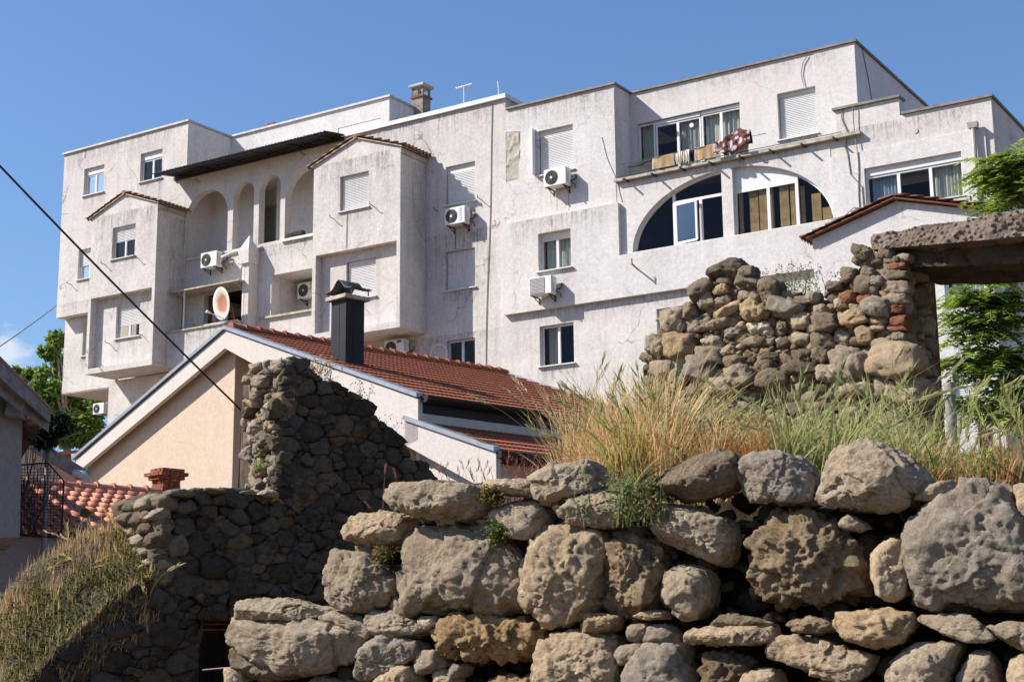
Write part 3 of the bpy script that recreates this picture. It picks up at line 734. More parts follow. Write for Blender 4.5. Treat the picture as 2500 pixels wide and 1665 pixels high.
m = MB(); q = lambda u, v, w_: bw(u, v, w_)
m.tube([q(*p) for p in ((-13.55, .3, 13.4), (-13.2, .15, 13.55), (-12.95, .06, 13.62), (-12.8, .12, 13.42), (-12.95, .1, 13.3), (-12.75, .1, 13.22), (-12.95, .06, 13.15))], .05, 7)
tag(m.build('insulated_hose', ACW, smooth=True), 'white wrapped hose coiled on the wall beside the arcade air conditioner', 'hose')
# rust streak stains under the AC: real thin runs of rust on the wall
m = mb()
for u, a, b, wd in ((.2, 13.4, 12.85, .03), (.62, 13.45, 12.8, .035), (-.02, 13.5, 13.1, .02)):
    m.box(u-wd/2, u+wd/2, .0145, .0165, b, a)
m.build('rust_stain', plain('rust_wash', (.50, .36, .24), .9, .1, 0, .3, 20), bld)
# satellite dish
dr = empty('satellite_dish'); n = 28; m = MB(); vs = [(0, .09, 0)]; fs = []
for k in range(1, 7):
    r_ = k/6
    for i in range(n): a = 2*math.pi*i/n; vs.append((.52*r_*math.cos(a), .09*(1-r_*r_), .58*r_*math.sin(a)))
for i in range(n): fs.append((0, 1+i, 1+(i+1) % n))
for k in range(5):
    for i in range(n): a = 1+k*n+i; b = 1+k*n+(i+1) % n; fs.append((a, a+n, b+n, b))
m.add(vs, fs); md = Mat('rusted_dish', .7, .3)
gr = md.n.new('ShaderNodeVectorMath'); gr.operation = 'LENGTH'; md.l.new(md.vec((1, 0, .9)), gr.inputs[0])
dd = md.math('ADD', gr.outputs['Value'], md.math('MULTIPLY', md.noise(6, 4), .16))
md.color(md.mix(md.rng(dd, .33, .47), (.42, .18, .12), (.72, .66, .54)))
o = m.build('reflector', md.m, dr, smooth=True); sd = o.modifiers.new('solid', 'SOLIDIFY'); sd.thickness = .015; sd.offset = 0
m = MB(); m.tube([(0, .02, -.5), (-.1, -.5, -.28)], .018, 6); m.build('arm', COPW, dr)
m = MB(); m.tube([(-.1, -.56, -.25), (-.1, -.44, -.3)], .05, 8); m.build('receiver', ACW, dr)
m = MB(); m.tube([(0, .1, 0), (.1, .35, -.1), (.12, .38, -.62)], .025, 6); m.tube([(0, .1, -.1), (.12, .3, -.3)], .02, 6); m.build('mast', RUST, dr)
dr.location = bw(-12.75, 1.05, 11.48); dr.rotation_euler = (R(8), 0, BROT+R(-14)); tag(dr, 'round satellite dish with rusty reddish centre on the balcony parapet', 'satellite dish')
# balcony cloths
def cloth(name, u0, u1, w0, w1, v, mat, label, cat='cloth', group=None, amp=.02, seed=0, taper=0, rag=0):
    nx, nz_ = 26, 22; V = []; r = random.Random(seed)
    for i in range(nx+1):
        for j in range(nz_+1):
            a = i/nx; b = j/nz_; cx = (u0+u1)/2
            uu = u0+(u1-u0)*a; uu = cx+(uu-cx)*(1-taper*(1-b)); ww = w0+(w1-w0)*b + (rag*math.sin(a*13+seed)*(1-b))
            V.append(bw(uu, v+amp*math.sin(a*17+seed)*(1.2-b)+.02*math.sin(a*5+b*4), ww))
    # back flap over the rail
    F = [(i*(nz_+1)+j, (i+1)*(nz_+1)+j, (i+1)*(nz_+1)+j+1, i*(nz_+1)+j+1) for i in range(nx) for j in range(nz_)]
    b = len(V)
    for i in range(nx+1):
        a = i/nx; uu = u0+(u1-u0)*a
        V.append(bw(uu, v-.03, w1+.012)); V.append(bw(uu, v-.06, w1-.2))
    for i in range(nx):
        t0 = i*(nz_+1)+nz_; t1 = (i+1)*(nz_+1)+nz_
        F.append((t0, t1, b+2*i+2, b+2*i)); F.append((b+2*i, b+2*i+2, b+2*i+3, b+2*i+1))
    o = mesh_np(name, V, F, mat, smooth=True); O0 = Vector(bw((u0+u1)/2, v, w0))
    for vv in o.data.vertices: vv.co -= O0
    o.location = O0; s = o.modifiers.new('solid', 'SOLIDIFY'); s.thickness = .012
    return tag(o, label, cat, group)
def rug_mat(name):
    md = Mat(name, .95, .1); sx = md.n.new('ShaderNodeSeparateXYZ'); md.l.new(md.tc.outputs['Generated'], sx.inputs[0])
    x, z = sx.outputs['X'], sx.outputs['Z']
    ax = md.math('ABSOLUTE', md.math('SUBTRACT', x, .5)); az = md.math('ABSOLUTE', md.math('SUBTRACT', z, .5))
    dia = md.math('ADD', md.math('MULTIPLY', ax, 3.0), az)
    wv = md.math('SINE', md.math('MULTIPLY', dia, 30)); c = md.mix(md.rng(wv, -.3, .3), (.52, .38, .16), (.22, .13, .09))
    c = md.mix(md.rng(dia, .2, .26), (.33, .26, .30), c)
    bd = md.math('GREATER_THAN', ax, .28); pk = md.mix(md.rng(md.noise(26, 3), .4, .6), (.42, .25, .22), (.52, .45, .28))
    md.color(md.mix(bd, c, pk)); return md.m
RUG = rug_mat('patterned_towel')
cloth('patterned_towel', 3.6, 4.32, 13.49, 13.86, .19, RUG, 'ochre patterned towel over the terrace rail, left of the white clothes', 'towel', 'laundry on the terrace rail', .012, 1)
cloth('patterned_towel', 4.98, 5.64, 13.49, 13.9, .19, RUG, 'ochre patterned towel over the terrace rail beside the spotted blanket', 'towel', 'laundry on the terrace rail', .012, 2)
WCL = plain('cream_cloth', (.66, .61, .50), .95, .1, 0, .12, 20); DCL = plain('navy_cloth', (.03, .03, .06), .95, .1)
cloth('white_garment', 4.34, 4.6, 13.52, 13.87, .2, WCL, 'small pale garment pegged next to the left towel', 'garment', 'laundry on the terrace rail', .03, 3, .5, .04)
cloth('white_garment', 4.58, 4.84, 13.50, 13.88, .21, WCL, 'larger pale garment hanging between the two towels', 'garment', 'laundry on the terrace rail', .03, 5, .3, .05)
cloth('dark_garment', 4.83, 4.96, 13.52, 13.84, .19, DCL, 'narrow dark blue garment left of the second towel', 'garment', 'laundry on the terrace rail', .02, 6)
cloth('grey_screen', 2.72, 3.55, 13.48, 13.85, .12, plain('dark_screen', (.05, .055, .06), .8, .2, 0, .2, 4), 'dark grey screen on the left end of the terrace rail', 'screen', None, .003, 7)
# blanket heap
md = Mat('spotted_blanket', .95, .1); t = md.n.new('ShaderNodeTexVoronoi'); t.inputs['Scale'].default_value = 4.6; md.l.new(md.vec((1, 1, 1)), t.inputs['Vector'])
md.color(md.mix(md.rng(t.outputs['Distance'], .43, .48), (.46, .36, .38), (.13, .055, .045))); BLK_ = md.m
n = 44; V = []
for i in range(n+1):
    for j in range(n+1):
        a = i/n; b = j/n; t = b*2-1
        top = 13.94+.25*math.exp(-((a-.72)/.28)**2)+.04*math.sin(a*21)
        bot = 13.52+.30*max(0, a-.45)
        s_ = abs(t); ww = top-(top-bot)*s_**1.3 if t < 0 else top-.35*s_**1.3
        V.append((5.62+1.12*a, .19+(.10+.06*math.sin(a*9))*(-t)+.03*math.sin(a*23+b*5), ww))
V = np.array(V); V[:, 1] += fbm(V*6, 3, 11)*.05; V[:, 2] += fbm(V*5, 3, 12)*.04
V = np.array([bw(*p) for p in V]); O0 = V.mean(0); i = np.arange(n)[:, None]*(n+1)+np.arange(n)[None]; i = i.ravel()
o = mesh_np('spotted_blanket', V-O0, np.stack([i, i+1, i+n+2, i+n+1], 1), BLK_, smooth=True); o.location = O0
s = o.modifiers.new('solid', 'SOLIDIFY'); s.thickness = .02; tag(o, 'brown blanket with mauve spots bundled at the right end of the terrace rail', 'blanket')
o = cloth('pale_liner', 6.2, 6.62, 13.48, 13.82, .14, WCL, 'pale cloth hanging under the bundled spotted blanket', 'cloth', None, .02, 9)
cloth('purple_cloth', -13.9, -13.1, 10.9, 11.4, .3, plain('purple_cloth', (.06, .03, .07), .95, .1), 'dark purple cloth hanging in the shaded balcony behind the dish', 'cloth', None, .03, 4)
# flower box at the arch sill
m = MB(B); m.box(-10.75, -10.45, -.1, .06, 13.73, 13.88); m.box(-10.44, -10.0, -.12, .08, 13.74, 13.9); o = m.build('planter_box', DARK, bevel=.02); o.location = (O[0], O[1], 0); o.rotation_euler = (0, 0, BROT); tag(o, 'small dark box on the sill of the widest right arch', 'box')
# roof chimney
def chim(name, u, v, w0, h, s, mat, lb):
    r = empty(name); onb(r, u, v, w0)
    m = MB(); m.box(-s, s, -s, s, 0, h*.62); m.build('shaft', mat, r)
    m = MB(); m.box(-s-.05, s+.05, -s-.05, s+.05, h*.62+.002, h*.68); m.build('brick_course', BRICK, r)
    m = MB()
    for a in (-1, 1):
        for b in (-1, 1): m.box(a*s-.07*(a > 0), a*s+.07*(a < 0), b*s-.07*(b > 0), b*s+.07*(b < 0), h*.68+.002, h*.92)
    m.box(-s, s*.1, -s, -s+.05, h*.68+.002, h*.92); m.build('vent_piers', mat, r)
    m = MB(); m.box(-s-.1, s+.1, -s-.1, s+.1, h*.92+.002, h); m.build('cap', CONC, r, bevel=.02)
    return tag(r, lb, 'chimney')
chim('roof_chimney', -7.95, -4.0, 18.6, 1.34, .24, DKC, 'grey roof chimney with open vented top behind the penthouse')
m = MB(B); m.box(-14.3, -13.75, -2.75, -2.5, 19.1, 19.26); m.box(-14.2, -13.8, -2.7, -2.55, 19.262, 19.33); o = m.build('brick_vent', BRICK); o.location = (O[0], O[1], 0); o.rotation_euler = (0, 0, BROT); tag(o, 'low red brick vent on the penthouse roof edge', 'vent')
ar = empty('roof_antenna'); onb(ar, -3.4, -.2, 16.95)
m = MB(); m.tube([(0, 0, 0), (0, 0, .78)], .02, 6); m.build('mast', COPW, ar)
m = MB(); m.tube([(-.27, 0, .78), (.32, 0, .8)], .028, 6); m.tube([(-.27, -.05, .78), (-.27, .05, .78)], .03, 6); m.build('crossbar', COPW, ar)
tag(ar, 'white T-shaped antenna on the roof edge', 'antenna')
m = MB(); m.tube([(0, 0, 0), (.01, 0, .3), (-.02, 0, .62)], .02, 6); o = m.build('roof_pole', COPW); onb(o, -2.05, -.2, 17.0); tag(o, 'short bare pole on the roof edge right of the antenna', 'pole')
# far white roof peak at the right
m = MB(); m.hexa([bw(13.6, -12, 0), bw(17, -12, 0), bw(17, -16, 0), bw(13.6, -16, 0)], [bw(13.6, -12, 14.5), bw(17, -12, 14.5), bw(17, -16, 14.5), bw(13.6, -16, 14.5)])
m.add([bw(13.6, -12, 14.5), bw(17, -12, 14.5), bw(17, -16, 14.5), bw(13.6, -16, 14.5), bw(15.3, -14, 16.4)], [(0, 1, 4), (1, 2, 4), (2, 3, 4), (3, 0, 4)])
o = m.build('pointed_tower', STUC2); tag(o, 'pale pointed roof corner behind the block at the far right', 'building')

# ================================================================== PEACH GABLED HOUSE
A = pix(7, 1725, 640, 34.0); g = np.array([.70711, -.70711, 0]); bk = np.array([.70711, .70711, 0])
HROT = -math.pi/4; ph = empty('gabled_house', (A[0], A[1], 0), HROT)   # local x = g, y = bk
tag(ph, 'peach rendered gabled house with wide cream verge and red tiled roof', 'house')
ZA = A[2]; SLP = .357
m = MB()
zt = lambda x: ZA-SLP*abs(x)
# cream gable surround (front plane y 0)
outer = [(-6.72, zt(6.72)), (0, ZA), (6.80, zt(6.8)), (6.80, zt(6.8)-.62), (6.45, zt(6.45)-.62), (6.45, zt(6.8)-.3)]
lb_ = [(-6.72, zt(6.72)-.05), (0, ZA-.03), (6.80, zt(6.8)-.03), (6.80, zt(6.8)-.85), (6.4, zt(6.8)-.95), (0, ZA-.45), (-6.3, zt(6.3)-.42), (-6.45, zt(6.72)-.55), (-6.62, zt(6.72)-.5)]
m.sheet(lb_, [], 0, .12); 
m.T = lambda p: p
o = m.build('verge_band', CREAM, ph)
m = MB(); m.box(-6.5, 0, .35, 9.0, 0, 1)   # placeholder volume below replaced by sheets
m = MB()
m.sheet([(-6.45, 0), (0.0, 0), (0, ZA-.2), (-6.45, zt(6.45)-.15)], [], .3, .5)
m.box(-.2, 0.0, .502, 2.2, 0, ZA-.3)
m.sheet([(0, 0), (6.2, 0), (6.2, zt(6.2)-.1), (0, ZA-.1)], [], 2.2, 2.4)
m.sheet([(6.0, 0), (6.4, 0), (6.4, zt(6.4)-.3), (6.0, zt(6.0)-.3)], [], .13, .3)
m.build('peach_wall', PEACH, ph)
m = MB(); m.box(6.25, 6.4, 2.42, 9.2, 0, zt(6.4)-.15); m.box(-6.45, -6.3, .5, 9.2, 0, zt(6.45)-.2)
m.sheet([(-6.3, 0), (6.25, 0), (6.25, zt(6.25)-.2), (0, ZA-.2), (-6.3, zt(6.3)-.2)], [], 9.0, 9.2)
m.build('side_wall', CREAM, ph)
sl2 = math.hypot(6.8, 6.8*SLP); ux = 6.8/sl2; uz = -6.8*SLP/sl2
rf = tiled('roof', (0, .12, ZA+.02), (0, 1, 0), (ux, 0, uz), 9.0, sl2, .127, .47, .028, TILE, ph, step=.028, nx=8)
tiled('roof_slope', (0, .12, ZA+.02), (0, 1, 0), (-ux, 0, uz), 9.0, sl2, .254, .47, .04, TILE, rf, step=.028, nx=6)
m = MB()
for sg in (-1, 1): m.prism([(0, ZA-.02), (sg*6.78, zt(6.78)-.02), (sg*6.78, zt(6.78)-.12), (0, ZA-.12)], lambda a, b: (a, .13, b), lambda a, b: (a, 9.1, b))
m.build('roof_deck', CREAM, rf)
m = MB(); y = .15
while y < 9.0:
    m.tube([(0, y, ZA+.075), (0, y+.36, ZA+.06)], [.115, .095], 10, False); m.tube([(0, y-.01, ZA+.078), (0, y+.05, ZA+.078)], .128, 10, True); y += .38
m.build('ridge_tiles', TILE, rf)
m = MB()
for sg in (-1, 1):
    m.hexa([(0, -.06, ZA+.0), (0, .1, ZA+.0), (sg*6.82, .1, zt(6.82)), (sg*6.82, -.06, zt(6.82))], [(0, -.06, ZA+.085), (0, .1, ZA+.1), (sg*6.82, .1, zt(6.82)+.1), (sg*6.82, -.06, zt(6.82)+.085)])
m.hexa([(.1, 9.1, ZA-.04), (.1, 9.2, ZA-.04), (6.82, 9.2, zt(6.82)-.03), (6.82, 9.1, zt(6.82)-.03)], [(.1, 9.1, ZA+.06), (.1, 9.2, ZA+.06), (6.82, 9.2, zt(6.82)+.07), (6.82, 9.1, zt(6.82)+.07)])
m.build('flashing', GMET, rf)
# gutter
m = MB(); n = 8; ze = zt(6.8); vs = []
for y in (.05, 9.1):
    for i in range(n+1): a = math.pi+math.pi*i/n; vs.append((6.93+.12*math.cos(a), y, ze+.02+.14*math.sin(a)))
m.add(vs, [(i, i+1, n+2+i, n+1+i) for i in range(n)]+[tuple(range(n+1))]); m.box(6.70, 6.80, .121, 9.1, ze-.3, ze-.06)
o = m.build('gutter', BLK, ph)
m = MB(); m.box(6.41, 6.78, .13, 9.1, ze-.5, ze-.31); m.build('fascia', CREAM, ph)
# lower roof to the right
m = MB(); x0, x1 = 6.40, 9.0; z0, z1 = ZA-2.84, ZA-3.72
m.sheet([(x0, z0), (x1, z1), (x1, z1-.55), (x1-.6, z1-.55), (x0, z0-.5)], [], 0, .12); m.sheet([(x0, 0), (x1-.5, 0), (x1-.5, z1-.1), (x0, z0-.1)], [], .4, .55)
m.build('lower_verge', CREAM, ph)
L2 = math.hypot(x1-x0, z1-z0)
lr = tiled('lower_roof', (x0, .1, z0+.0), (0, 1, 0), ((x1-x0)/L2, 0, (z1-z0)/L2), 8.5, L2, .127, .47, .028, TILE, ph, step=.028)
m = MB(); m.hexa([(x0, -.06, z0), (x0, .1, z0), (x1, .1, z1), (x1, -.06, z1)], [(x0, -.06, z0+.09), (x0, .1, z0+.1), (x1, .1, z1+.1), (x1, -.06, z1+.09)]); m.build('flashing', GMET, lr)
m = MB(); m.box(x1, x1+.15, .0, 8.5, z1-.12, z1+.0); m.build('gutter', BLK, lr)
m = MB(); m.box(x0+.02, x1-.5, .56, 8.5, 0, z1-.15); m.build('lower_wall', CREAM, ph)
# black chimney: find where it meets the roof slope
def house_local(P): d = P-A; return np.array([d@g, d@bk, P[2]])
nrm = np.array([SLP, 0, 1.]); nw_ = g*nrm[0]+np.array([0, 0, 1.])*nrm[2]; nw_ /= np.linalg.norm(nw_)
cpt = on_plane('S', 843, 893, A, nw_); cl = house_local(cpt)
ctop = None
for h in np.linspace(0, 5, 501):
    P = cpt+np.array([0, 0, h]); d = P-CAM; yy = 832.5-F_PX*(d@UP)/(d@FW)
    if yy <= 728: ctop = h; break
ch = empty('black_chimney', tuple(cpt), HROT); s = .52
m = MB(); m.box(-s, 0, 0, s, -.35, ctop); m.build('shaft', BLK, ch)
m = MB(); m.box(-s*.45-.006, -s*.45+.006, -.006, 0.0, -.1, ctop-.1); m.box(.0, .005, s*.42, s*.42+.01, -.1, ctop-.1); m.build('seam', DARK, ch)
m = MB(); m.box(-s-.1, .1, -.1, s+.1, ctop+.001, ctop+.09); m.build('cap', CONC, ch, bevel=.01)
m = MB(); vs = []; n = 14
prof = [(-.36+.36*2*i/n, 0) for i in range(n+1)]
for y in (-.28, .28):
    for i in range(n+1):
        x = -.5+1.0*i/n; z = .24*math.exp(-(x/.17)**2)+.03
        vs.append((x, y, z))
m.add([(a-s/2, b+s/2, c+ctop+.2) for a, b, c in vs], [(i, i+1, n+2+i, n+1+i) for i in range(n)])
o = m.build('cowl', DMET, ch, smooth=True); sd = o.modifiers.new('solid', 'SOLIDIFY'); sd.thickness = .02
m = MB()
for a in (-.42, .42):
    for b in (-.24, .24): m.bar((a-s/2, b+s/2, ctop+.09), (a-s/2, b+s/2, ctop+.24), .02)
m.build('cowl_legs', DMET, ch)
tag(ch, 'tall square black metal chimney with arched cowl rising from the tiled roof', 'chimney')

# ================================================================== LOW HOUSE WITH SALMON TILES (left)
Lr = np.array([-9.73, 29.0, 4.67]); ex = 3.2
lh = empty('tiled_outbuilding', (Lr[0], Lr[1], 0), 0); tag(lh, 'low outbuilding with salmon roof tiles in front of the peach house', 'outbuilding')
d1 = np.array([.70711, .70711, 0]); d2_ = np.array([.70711, -.70711, 0]); Lz = Lr[2]
sl_ = math.hypot(ex, 1.15); ds = d2_*(ex/sl_)+np.array([0, 0, -1.15/sl_])
st = -d1*3.2
tr = tiled('roof', (st[0], st[1], Lz), d1, ds, 8.0, sl_, .245, .36, .065, TILE2, lh, step=.05, nx=10, jit=.01)
m = MB(); t = 0
while t < 7.9:
    a = st+d1*t; b = st+d1*(t+.4); m.tube([(a[0], a[1], Lz+.06), (b[0], b[1], Lz+.05)], .095, 10, False); b2 = st+d1*(t+.06)
    m.tube([(a[0], a[1], Lz+.07), (b2[0], b2[1], Lz+.07)], .12, 10); t += .38
m.build('ridge_tiles', TILE2, tr)
m = MB(); e0 = st+d2_*(ex-.15); e1 = e0+d1*8.0; zb = Lz-1.15
for a, b in ((e0, e1),):
    m.hexa([(a[0], a[1], 0), (b[0], b[1], 0), (b[0]-d2_[0]*.2, b[1]-d2_[1]*.2, 0), (a[0]-d2_[0]*.2, a[1]-d2_[1]*.2, 0)], [(a[0], a[1], zb-.1), (b[0], b[1], zb-.1), (b[0]-d2_[0]*.2, b[1]-d2_[1]*.2, zb-.1), (a[0]-d2_[0]*.2, a[1]-d2_[1]*.2, zb-.1)])
m.hexa([(e0[0], e0[1], zb-.1), (e1[0], e1[1], zb-.1), (st[0]+d1[0]*8, st[1]+d1[1]*8, zb-.1), (st[0], st[1], zb-.1)], [(e0[0]+.1, e0[1]-.1, zb-.06), (e1[0]+.1, e1[1]-.1, zb-.06), (st[0]+d1[0]*8, st[1]+d1[1]*8, Lz-.06), (st[0], st[1], Lz-.06)])
m.build('wall', GREYD, lh)
# brick chimney
bp = pix('S', 405, 1203, 31.5); bc = empty('brick_chimney', tuple(bp), R(45))
m = MB(); m.box(-.22, .22, -.22, .22, -.6, .1); m.build('shaft', BRICK, bc)
m = MB()
rb = random.Random(5)
for lv, (z, s) in enumerate(((.1, .22), (.18, .22), (.26, .28), (.34, .34), (.42, .28))):
    for i in range(3):
        for sd_ in (-1, 1):
            if lv == 4 and rb.random() < .35: continue
            a = -s+i*2*s/3+.01; b = a+2*s/3-.02; k = rb.uniform(-.01, .01)
            m.box(a, b, sd_*s-.1*(sd_ > 0)+k, sd_*s+.1*(sd_ < 0)+k, z+.003, z+.075); m.box(sd_*s-.1*(sd_ > 0)+k, sd_*s+.1*(sd_ < 0)+k, a*.7, b*.7, z+.004, z+.074)
m.build('corbelled_top', BRICK, bc); tag(bc, 'broken red brick chimney with corbelled top at the end of the salmon roof', 'chimney')

# ================================================================== GREY HOUSE AT THE LEFT EDGE
def P2(x, y, d): return Vector(pix(17, x, y, d))
gh = empty('grey_house', tuple(pix('S', -40, 1400, 22)*np.array([1, 1, 0])), 0); G0 = gh.location.copy()
def loc(p): return tuple(Vector(p)-G0)
tag(gh, 'grey house corner with wooden verge boards at the left edge', 'house')
a, b = P2(-260, -60, 20.5), P2(362, 562, 22.5); back = Vector((-3.0, 7.5, 0)); dn = Vector((0, 0, 1))
m = MB(); e = P2(300, 600, 22.45)
m.add([loc(a), loc(b), loc(b+back), loc(a+back), loc(a-dn*.05), loc(b-dn*.05), loc(b+back-dn*.05), loc(a+back-dn*.05)], [(0, 1, 2, 3), (7, 6, 5, 4), (0, 4, 5, 1), (1, 5, 6, 2)])
rfg = m.build('roof', TILEO, gh)
m = MB(); m.add([loc(a-dn*.06), loc(b-dn*.06), loc(b-dn*.24), loc(a-dn*.36), loc(a-dn*.06+back*.02), loc(b-dn*.06+back*.02), loc(b-dn*.24+back*.02), loc(a-dn*.36+back*.02)], [(0, 1, 2, 3), (7, 6, 5, 4), (0, 4, 5, 1), (1, 5, 6, 2), (2, 6, 7, 3), (3, 7, 4, 0)])
f2 = Vector(back).normalized()*.22
m.add([loc(a-dn*.30+f2), loc(b-dn*.2+f2), loc(b-dn*.36+f2), loc(a-dn*.62+f2), loc(a-dn*.30+f2*1.2), loc(b-dn*.2+f2*1.2), loc(b-dn*.36+f2*1.2), loc(a-dn*.62+f2*1.2)], [(0, 1, 2, 3), (7, 6, 5, 4), (0, 4, 5, 1), (1, 5, 6, 2), (2, 6, 7, 3), (3, 7, 4, 0)])
m.build('verge_board', WOODG, gh)
wl = [P2(-260, 1500, 21.3), P2(140, 1480, 22.6), P2(160, 620, 22.6), P2(-260, 120, 21.3)]
m = MB(); bb = back*.9; m.add([loc(p) for p in wl]+[loc(p+bb) for p in wl], [(0, 1, 2, 3), (7, 6, 5, 4), (0, 4, 5, 1), (1, 5, 6, 2), (2, 6, 7, 3), (3, 7, 4, 0)]); m.build('wall', GREYW, gh)
m = MB(); m.bar(loc(P2(60, 570, 22.2)), loc(P2(185, 585, 22.2)), .30, .28); m.build('rafter_end', WOODG, gh, bevel=.02); m = MB(); m.bar(loc(P2(190, 640, 22.6)), loc(P2(335, 665, 22.9)), .16, .16); m.build('rafter_end', WOODG, gh, bevel=.02)
# second low gable behind
g2 = empty('small_gable_house', tuple(pix('S', 100, 1250, 29)*np.array([1, 1, 0])), 0); G0 = g2.location.copy(); tag(g2, 'low ochre gable with grey verge board behind the wire trellis', 'house')
q = [P2(120, 780, 31.3), P2(600, 1080, 32.3), P2(600, 1200, 32.3), P2(120, 1200, 31.3)]; bb = Vector((-1.5, 2.6, 0))
m = MB(); m.add([loc(p) for p in q]+[loc(p+bb) for p in q], [(0, 1, 2, 3), (7, 6, 5, 4), (0, 4, 5, 1), (1, 5, 6, 2), (3, 7, 4, 0)]); m.build('wall', PEACH, g2)
q = [P2(150, 770, 31.1), P2(610, 1060, 32.1)]; m = MB(); m.bar(loc(q[0]), loc(q[1]), .1, .26); m.build('verge_board', WOODG, g2)
m = MB(); pp = [loc(P2(520, 1030, 31.7)), loc(P2(590, 1040, 31.7)), loc(P2(615, 1075, 31.7)), loc(P2(618, 1170, 31.7))]; m.tube(pp, .09, 10); m.build('downpipe', COPE, g2, smooth=True)
# far tiled canopy
g3 = empty('tiled_lean_to', tuple(pix('S', 170, 1130, 45)*np.array([1, 1, 0])), 0); G0 = g3.location.copy(); tag(g3, 'small orange tiled lean-to roof behind the foot of the peach gable', 'shed')
m = MB(); q = [P2(360, 885, 45), P2(700, 850, 45), P2(700, 860, 50), P2(360, 880, 50)]; m.add([loc(p) for p in q]+[loc(p-dn*.1) for p in q], [(0, 1, 2, 3), (7, 6, 5, 4), (0, 4, 5, 1), (1, 5, 6, 2), (2, 6, 7, 3), (3, 7, 4, 0)]); m.build('roof', TILE, g3)
m = MB()
for x in (380, 470, 560, 650): p = P2(x, 890, 45.5); p[2] = 0; q_ = P2(x, 890, 45.5); m.bar(loc(p), loc(q_), .18)
m.build('post', WOODG, g3)
#PART4
# ================================================================== STONES
def wcell(p, s=0):
    i = np.floor(p).astype(np.int64); best = np.full(len(p), 9.); v = np.zeros(len(p))
    for dx in (-1, 0, 1):
        for dy in (-1, 0, 1):
            for dz in (-1, 0, 1):
                c = i+np.array([dx, dy, dz]); q = c+np.stack([_h(c[:, 0], c[:, 1], c[:, 2], s+j) for j in (1, 2, 3)], 1)
                d = np.linalg.norm(p-q, axis=1); v = np.where(d < best, _h(c[:, 0], c[:, 1], c[:, 2], s+7), v); best = np.minimum(best, d)
    return v
def hull2(P):
    P = sorted(map(tuple, P)); out = []
    for seq in (P, P[::-1]):
        h = []
        for p in seq:
            while len(h) > 1 and (h[-1][0]-h[-2][0])*(p[1]-h[-2][1])-(h[-1][1]-h[-2][1])*(p[0]-h[-2][0]) <= 0: h.pop()
            h.append(p)
        out += h[:-1]
    return np.array(out)
def ico(k):
    bm = bmesh.new(); bmesh.ops.create_icosphere(bm, subdivisions=k, radius=1); bm.verts.ensure_lookup_table()
    V = np.array([v.co[:] for v in bm.verts]); Fc = np.array([[v.index for v in f.verts] for f in bm.faces]); bm.free(); return V, Fc
ICO = {k: ico(k) for k in (2, 3, 4, 5, 6)}
def spow(x, e): return np.sign(x)*np.abs(x)**e
